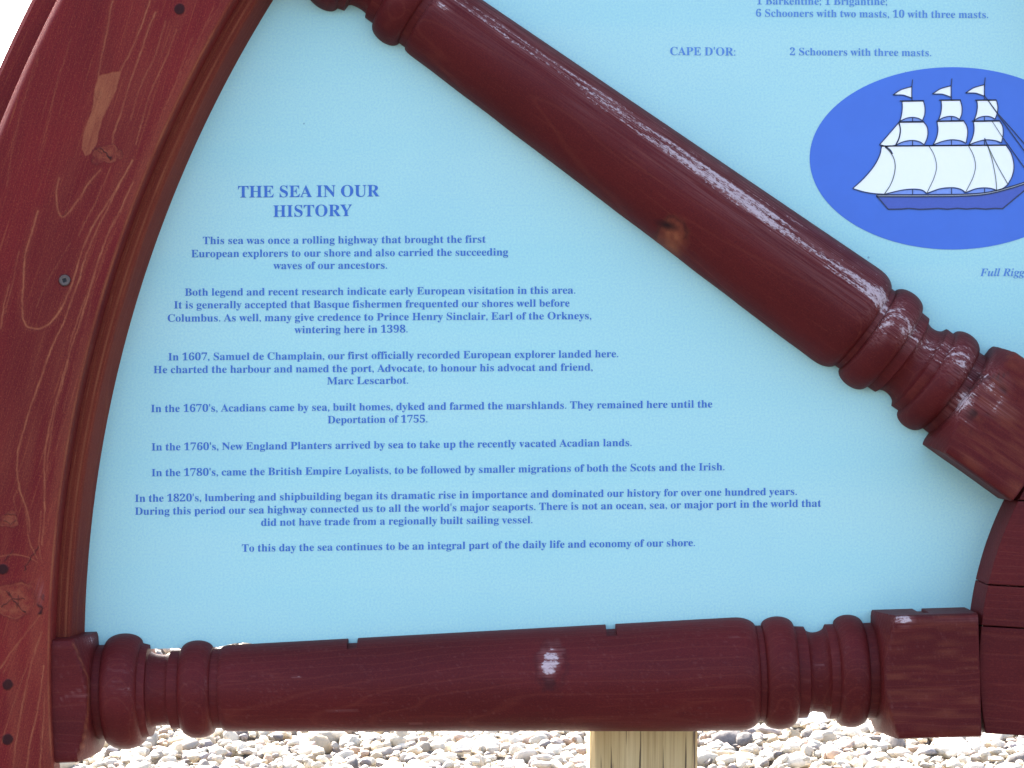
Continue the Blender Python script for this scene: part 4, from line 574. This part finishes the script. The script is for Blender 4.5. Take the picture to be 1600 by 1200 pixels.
def glyph(ch):
    """filled mesh of one letter (em = 1)"""
    if ch in _gc: return _gc[ch]
    adv, cs = GLYPHS[ch]
    cu = bpy.data.curves.new("letter", 'CURVE'); cu.dimensions = '2D'; cu.fill_mode = 'BOTH'
    for c in cs:
        p = np.array(c, float).reshape(-1, 2) / 1000; sp = cu.splines.new('POLY'); sp.points.add(len(p) - 1); sp.use_cyclic_u = True
        sp.points.foreach_set("co", np.concatenate([p, np.zeros((len(p), 1)), np.ones((len(p), 1))], 1).ravel())
    o = bpy.data.objects.new("letter", cu); COL.objects.link(o); bpy.context.view_layer.update()
    me = bpy.data.meshes.new_from_object(o.evaluated_get(bpy.context.evaluated_depsgraph_get()))
    v = np.array([q.co[:2] for q in me.vertices]); f = [list(q.vertices) for q in me.polygons]
    bpy.data.objects.remove(o); bpy.data.curves.remove(cu); bpy.data.meshes.remove(me)
    _gc[ch] = (adv / 1000, v, f); return _gc[ch]

def text_line(V, F, s, x0, x1, y0, y1, cap, style=""):
    """one printed line from x0 to x1 with its baseline from y0 to y1; cap = capital height"""
    size = cap / 0.678; pen = 0.0; parts = []
    for ch in s:
        if ch == " ": pen += 0.25; continue
        adv, v, f = glyph(style + ch); parts.append((pen, v, f)); pen += adv
    end = parts[-1][0] + parts[-1][1][:, 0].max(); st = parts[0][1][:, 0].min()
    kx = (x1 - x0) / (end - st)
    for p, v, f in parts:
        u = (v[:, 0] + p - st) * kx; yb = y0 + (y1 - y0) * u / (x1 - x0)
        b0 = len(V)
        V.extend(world(x0 + a, yy - vy * size, 0.7) for a, yy, vy in zip(u, yb, v[:, 1])); F.extend([i + b0 for i in q] for q in f)

def text_block(name, lines, cap, mat, parent, style=""):
    V, F = [], []
    for ln in lines: text_line(V, F, *ln, cap, style)
    return obj(name, V, F, mat, parent)

text_block("title", [("THE SEA IN OUR", 372, 593, 308.7, 307), ("HISTORY", 427, 550, 339, 337.5)], 18, M_INK, panels[0])
BODY = [
 [("This sea was once a rolling highway that brought the first", 317, 759, 381.5, 379.2), ("European explorers to our shore and also carried the succeeding", 299, 794, 402, 399.3), ("waves of our ancestors.", 427, 605, 420.5, 419.8)],
 [("Both legend and recent research indicate early European visitation in this area.", 289, 899, 462.2, 458.8), ("It is generally accepted that Basque fishermen frequented our shores well before", 272, 890, 482.2, 479),
  ("Columbus. As well, many give credence to Prince Henry Sinclair, Earl of the Orkneys,", 262, 924, 502.7, 498.7), ("wintering here in 1398.", 460, 637, 520.8, 519.5)],
 [("In 1607, Samuel de Champlain, our first officially recorded European explorer landed here.", 263, 966, 563.2, 558.2), ("He charted the harbour and named the port, Advocate, to honour his advocat and friend,", 240, 926, 583.2, 579), ("Marc Lescarbot.", 511, 638, 600.8, 599.5)],
 [("In the 1670's, Acadians came by sea, built homes, dyked and farmed the marshlands. They remained here until the", 236, 1113, 644, 636.7), ("Deportation of 1755.", 512, 668, 661.5, 660)],
 [("In the 1760's, New England Planters arrived by sea to take up the recently vacated Acadian lands.", 237, 987, 704, 697)],
 [("In the 1780's, came the British Empire Loyalists, to be followed by smaller migrations of both the Scots and the Irish.", 237, 1132, 744.2, 734.8)],
 [("In the 1820's, lumbering and shipbuilding began its dramatic rise in importance and dominated our history for over one hundred years.", 211, 1245, 784.2, 773.2),
  ("During this period our sea highway connected us to all the world's major seaports. There is not an ocean, sea, or major port in the world that", 211, 1283, 804.5, 791.7), ("did not have trade from a regionally built sailing vessel.", 408, 832, 821.7, 817.5)],
 [("To this day the sea continues to be an integral part of the daily life and economy of our shore.", 378, 1086, 862, 853.3)],
]
for par in BODY: text_block("paragraph", par, 11.5, M_INK, panels[0])
text_block("list_text", [("1 Barkentine; 1 Brigantine;", 1182, 1386, 7, 8), ("6 Schooners with two masts, 10 with three masts.", 1181, 1544, 26, 28.5)], 11.5, M_INK2, panels[1])
text_block("place_name", [("CAPE D'OR:", 1047, 1149, 86, 87)], 12.5, M_INK2, panels[1])
text_block("list_text", [("2 Schooners with three masts.", 1234, 1455, 86.3, 88)], 11.5, M_INK2, panels[1])
text_block("caption", [("Full Rigged", 1531, 1618, 431.6, 431.2)], 12, M_INK2, panels[1], "_")

# ------------------------------------------------------------------ the printed ship
V = []; F = []
a = np.linspace(0, 2 * math.pi, 121)[:-1]
for t in a: V.append(world(1488 + 223 * math.cos(t), 247.5 - 142.5 * math.sin(t), 0.6))
F.append(list(range(len(a)))); obj("oval_picture", V, F, M_OVAL, panels[1])

def zs(p): return (1300 + p[0] / 5, 100 + p[1] / 5)
SHIP_V, SHIP_F, SHIP_M = [], [], []
def fill(pts, mi, d, sm=False):
    b0 = len(SHIP_V); pts = [zs(p) for p in pts]
    SHIP_V.extend(world(x, y, d) for x, y in pts); idx = list(range(b0, b0 + len(pts)))
    ar = sum(p[0] * q[1] - q[0] * p[1] for p, q in zip(pts, pts[1:] + pts[:1]))
    if ar > 0: idx = idx[::-1]
    SHIP_F.append(idx); SHIP_M.append(mi)
def stroke(pts, wdt=1.0, d=2.0, mi=2, sm=True, taper=False):
    P = [np.array(zs(p)) for p in (smooth_line(pts, 5) if sm and len(pts) > 2 else pts)]; b0 = len(SHIP_V); n = len(P)
    for i, p in enumerate(P):
        t = P[min(i + 1, n - 1)] - P[max(i - 1, 0)]; t = t / max(np.hypot(*t), 1e-6); nn = np.array((-t[1], t[0])) * wdt * .8
        for q in (p + nn, p - nn): SHIP_V.append(world(q[0], q[1], d))
    for i in range(n - 1):
        k = b0 + 2 * i; SHIP_F.append([k, k + 1, k + 3, k + 2]); SHIP_M.append(mi)
def sail(edges, wd=1.0):
    """edges: list of smooth runs; outline is their chain"""
    pts = []
    for e in edges: pts += smooth_line(e, 5)[:-1] if len(e) > 2 else [e[0]]
    fill(pts, 0, 1.2)
    for e in edges: stroke(e, wd)
for dx, dy in ((0, 0), (307, -7), (567, -15)):   # pennants and masts
    m = lambda l: [(x + dx, y + dy) for x, y in l]
    sail([m([(622, 178), (575, 190), (530, 206), (475, 243)]), m([(475, 243), (545, 243), (580, 252), (621, 268)]), m([(621, 268), (622, 178)])])
    stroke(m([(628, 122), (625, 150), (622, 178)]), .9); stroke(m([(623, 260), (624, 292)]), 1.0, sm=False)
sail([[(545, 293), (712, 290)], [(712, 290), (724, 340), (722, 395), (705, 443)], [(705, 443), (670, 425), (625, 418), (580, 425), (528, 448)], [(528, 448), (541, 400), (548, 340), (545, 293)]])
sail([[(850, 285), (1000, 284)], [(1000, 284), (1013, 335), (1012, 390), (995, 435)], [(995, 435), (960, 415), (915, 410), (870, 420), (830, 440)], [(830, 440), (848, 385), (854, 330), (850, 285)]])
sail([[(1128, 285), (1282, 284)], [(1282, 284), (1293, 330), (1290, 380), (1272, 432)], [(1272, 432), (1240, 415), (1200, 409), (1150, 418), (1108, 442)], [(1108, 442), (1127, 385), (1134, 330), (1128, 285)]])
sail([[(522, 457), (715, 455)], [(715, 455), (740, 490), (748, 540), (738, 590), (718, 632)], [(718, 632), (680, 608), (625, 598), (560, 607), (498, 634)], [(498, 634), (523, 580), (533, 515), (522, 457)]])
sail([[(520, 458), (450, 540), (370, 632)], [(370, 632), (430, 644), (494, 636)], [(494, 636), (521, 580), (532, 515), (520, 458)]])
sail([[(818, 450), (1028, 447)], [(1028, 447), (1052, 490), (1058, 545), (1045, 620)], [(1045, 620), (1000, 600), (930, 593), (860, 606), (788, 633)], [(788, 633), (815, 575), (826, 510), (818, 450)]])
sail([[(1103, 450), (1308, 447)], [(1308, 447), (1331, 490), (1335, 550), (1322, 616)], [(1322, 616), (1275, 600), (1205, 593), (1140, 606), (1068, 632)], [(1068, 632), (1096, 575), (1108, 510), (1103, 450)]])
# pale gaps under the sails
for p in ([(705, 446), (670, 428), (625, 421), (580, 428), (532, 449)], [(995, 438), (960, 418), (915, 413), (870, 423), (834, 442)], [(1272, 436), (1240, 418), (1200, 412), (1150, 421), (1112, 444)],
          [(716, 634), (680, 611), (625, 601), (560, 610), (502, 636)], [(1042, 628), (1000, 603), (930, 596), (860, 609), (795, 634)], [(1318, 630), (1275, 603), (1205, 596), (1140, 609), (1074, 634)]): fill(p, 3, .9)
main = [[(386, 643), (1358, 636)], [(1358, 636), (1398, 700), (1419, 790), (1408, 870), (1372, 942)], [(1372, 942), (1335, 972), (1285, 988)], [(1285, 988), (1245, 974), (1190, 968), (1120, 976), (1040, 1006)],
        [(1040, 1006), (1015, 985), (975, 971), (925, 967), (840, 976), (738, 1012)], [(738, 1012), (715, 993), (690, 983), (630, 978), (540, 987), (408, 1018)], [(408, 1018), (330, 1013), (250, 1000), (160, 974)], [(160, 974), (250, 890), (325, 800), (370, 715), (386, 643)]]
sail(main)
for p in ([(425, 1016), (540, 991), (630, 982), (690, 987), (715, 998), (728, 1016)], [(752, 1014), (840, 980), (925, 971), (975, 975), (1015, 990), (1030, 1014)], [(1055, 1010), (1120, 980), (1190, 972), (1245, 978), (1275, 992), (1200, 1006)]): fill(p, 3, .9)
for p in ([(755, 640), (795, 710), (815, 800), (795, 890), (740, 1008)], [(1063, 638), (1103, 715), (1119, 800), (1098, 890), (1042, 1002)]): stroke(p, .75, mi=5)
stroke([(415, 648), (468, 710), (491, 780), (485, 860), (455, 945), (408, 1016)], .9, mi=5); stroke([(415, 648), (450, 672), (470, 705)], 1.6)
stroke([(1215, 640), (1250, 755), (1275, 880), (1285, 985)], .8, mi=5); stroke([(1215, 640), (1285, 785), (1372, 940)], .8, mi=5); stroke([(1190, 580), (1215, 645)], 1.0, sm=False)
stroke([(1195, 255), (1290, 390)], .8, sm=False); stroke([(1220, 288), (1288, 380)], .7, mi=5, sm=False); stroke([(1250, 450), (1333, 578)], .7, mi=5, sm=False)
for l, wd in (([(1290, 385), (1420, 530), (1600, 742)], 1.0), ([(1295, 400), (1500, 680), (1600, 815)], 1.1), ([(1335, 580), (1500, 810), (1590, 930)], 1.0)): stroke(l, wd, sm=False)
for l in ([(528, 290), (716, 288)], [(835, 283), (1004, 282)], [(1115, 284), (1284, 282)], [(520, 452), (720, 450)], [(815, 447), (1030, 443)], [(1090, 447), (1310, 443)], [(375, 642), (1365, 634)]): stroke(l, 1.2, sm=False)
for x, y0, y1 in ((628, 420, 452), (932, 412, 447), (1190, 412, 447), (628, 600, 638), (932, 595, 636), (1190, 595, 636), (628, 980, 1018), (932, 970, 1016), (1190, 970, 1006)): stroke([(x, y0), (x, y1)], .9, sm=False)
# hull, rail and bowsprit
deck = smooth_line([(345, 1028), (700, 1028), (1010, 1024), (1200, 1010), (1350, 976), (1500, 930), (1590, 895)], 4)
bow = [(1500, 990), (1330, 1132), (1270, 1128), (1200, 1134), (1120, 1128), (1050, 1134), (980, 1127), (900, 1135), (830, 1128), (760, 1133), (680, 1136), (600, 1128), (540, 1134), (437, 1136), (355, 1040)]
fill([(355, 1038)] + [(x, y + 8) for x, y in deck[1:]] + [(1575, 925)] + bow, 1, 1.0)
up = [(x, y - 5) for x, y in deck]; lo = [(x, y + 9) for x, y in deck]
fill(up + lo[::-1], 4, 1.5); stroke(up, 1.2, sm=False); stroke(lo, 1.2, sm=False)
stroke([(1590, 895), (1700, 850)], 1.5, sm=False); stroke([(1575, 925), (1500, 990), (1330, 1132)], 1.2, sm=False); stroke(bow[1:-1], 1.2, sm=False); stroke([(437, 1136), (345, 1028)], 1.2, sm=False)
obj("printed_ship", SHIP_V, SHIP_F, None, panels[1], mats=[M_SAIL, M_HULL, M_LINE, M_SHADE, M_RAIL, plain("olive_line_ink", (0.10, 0.12, 0.06), .5)], midx=SHIP_M)

# ------------------------------------------------------------------ the post behind the wheel
def post(px0, px1, y_front, zt):
    sc_ = (DU * S + y_front) / (DU * S)
    x0 = (px0 - 800) * S * sc_; x1 = (px1 - 800) * S * sc_; wd = x1 - x0; c = .004
    prof = [(x0 + c, 0), (x1 - c, 0), (x1, c), (x1, wd - c), (x1 - c, wd), (x0 + c, wd), (x0, wd - c), (x0, c)]
    V = []; G = []; zz = np.linspace(-0.3, zt, 60)
    for z in zz:
        for x, y in prof:
            jx = (rng.random() - .5) * .0008; V.append((x + jx, y_front + y + jx, z)); G.append((z, x, y))
    f = grid_faces(len(zz), 8, True).tolist(); f.append(list(range(8))[::-1]); f.append(list(range(len(zz) * 8 - 8, len(zz) * 8)))
    p = obj("support_post", V, f, M_POST, root, gc=G); return p
post(3044, 3212, 0.060, 1.75)
p = post(922, 1090, 0.060, 1.75); p["label"] = "pale weathered square post with dark cracks"

# ------------------------------------------------------------------ gravel and a few larger stones
bm = bmesh.new(); bmesh.ops.create_icosphere(bm, subdivisions=2, radius=1.0)
ICO_V = np.array([v.co[:] for v in bm.verts]); ICO_F = np.array([[v.index for v in f.verts] for f in bm.faces]); bm.free()
def stones(pos, size, col):
    n = len(pos); V = np.repeat(ICO_V[None], n, 0)
    for _ in range(6):                          # knock flats into each pebble
        d = rng.normal(size=(n, 1, 3)); d /= np.linalg.norm(d, axis=2, keepdims=True); h = rng.uniform(.40, .80, (n, 1, 1))
        dd = (V * d).sum(2, keepdims=True); V = V - np.maximum(dd - h, 0) * d
    V = V * (1 + rng.normal(size=(n, V.shape[1], 1)) * .05)
    V = V * np.stack([rng.uniform(.8, 1.35, n), rng.uniform(.7, 1.1, n), rng.uniform(.45, .85, n)], -1)[:, None, :]
    a = rng.uniform(0, 2 * math.pi, n); b_ = rng.normal(0, .35, n)
    ca, sa, cb, sb = np.cos(a), np.sin(a), np.cos(b_), np.sin(b_); Z0 = np.zeros(n); O = np.ones(n)
    Rz = np.stack([ca, -sa, Z0, sa, ca, Z0, Z0, Z0, O], -1).reshape(n, 3, 3); Rx = np.stack([O, Z0, Z0, Z0, cb, -sb, Z0, sb, cb], -1).reshape(n, 3, 3)
    V = np.einsum('nij,nvj->nvi', Rz @ Rx, V) * size[:, None, None] + pos[:, None, :]
    F = ICO_F[None] + (np.arange(n) * len(ICO_V))[:, None, None]
    return V.reshape(-1, 3), F.reshape(-1, 3), np.repeat(col, len(ICO_V), 0)
PAL = np.array([(.58, .54, .47), (.50, .47, .42), (.66, .63, .57), (.40, .37, .34), (.30, .27, .26), (.13, .12, .13), (.44, .33, .27), (.55, .46, .34), (.22, .20, .22), (.72, .69, .63)])
PW = np.array([.20, .17, .16, .10, .07, .05, .06, .08, .05, .06])
def stone_obj(name, pos, size, col):
    V, F, C = stones(pos, size, col); me = bpy.data.meshes.new(name)
    me.vertices.add(len(V)); me.vertices.foreach_set("co", V.astype(np.float32).ravel())
    me.loops.add(F.size); me.loops.foreach_set("vertex_index", F.astype(np.int32).ravel())
    me.polygons.add(len(F)); me.polygons.foreach_set("loop_start", np.arange(0, F.size, 3, dtype=np.int32))
    me.update(calc_edges=True); me.materials.append(M_STONE)
    ca = me.attributes.new("stone", 'FLOAT_COLOR', 'POINT'); ca.data.foreach_set("color", np.concatenate([C, np.ones((len(C), 1))], 1).astype(np.float32).ravel())
    o = bpy.data.objects.new(name, me); COL.objects.link(o); return o
STEP = 0.038
gx, gy = np.meshgrid(np.arange(-3.3, 3.3, STEP), np.arange(5.0, 9.4, STEP)); n = gx.size
pos = np.stack([gx.ravel() + rng.uniform(-.5, .5, n) * STEP * 1.2, gy.ravel() + rng.uniform(-.5, .5, n) * STEP * 1.2, rng.uniform(-.006, .042, n)], -1)
size = np.clip(rng.lognormal(math.log(.0235), .36, n), .012, .056)
col = PAL[rng.choice(len(PAL), n, p=PW)] * rng.uniform(.42, .85, (n, 1)) * np.array([1.06, 1.0, .89])
gv = stone_obj("gravel", pos, size, np.clip(col, 0, .85)); gv["kind"] = "stuff"
def ground_at(px, py):
    dist = CAM_H * DU / (py - 600.0); return ((px - 800) / DU * dist, dist - DU * S)
for px, py, r, c, lab in ((1268, 1141, .066, (.80, .79, .76), "rounded white stone seen between the beads at the hub end of the lower spoke"),
                          (1490, 1188, .075, (.74, .70, .62), "large pale stone on the gravel under the square end block beside the hub"),
                          (1452, 1190, .042, (.16, .15, .15), "dark grey stone just left of the large pale stone")):
    x, y = ground_at(px, py)
    st = stone_obj("stone", np.array([[0, 0, 0.0]]), np.array([r]), np.array([c])); st.location = (x, y, r * .62 + .01)
    st.data.polygons.foreach_set("use_smooth", np.ones(len(st.data.polygons), dtype=bool))
    st["label"] = lab; st["category"] = "stone"; st["group"] = "larger stones in the gravel"
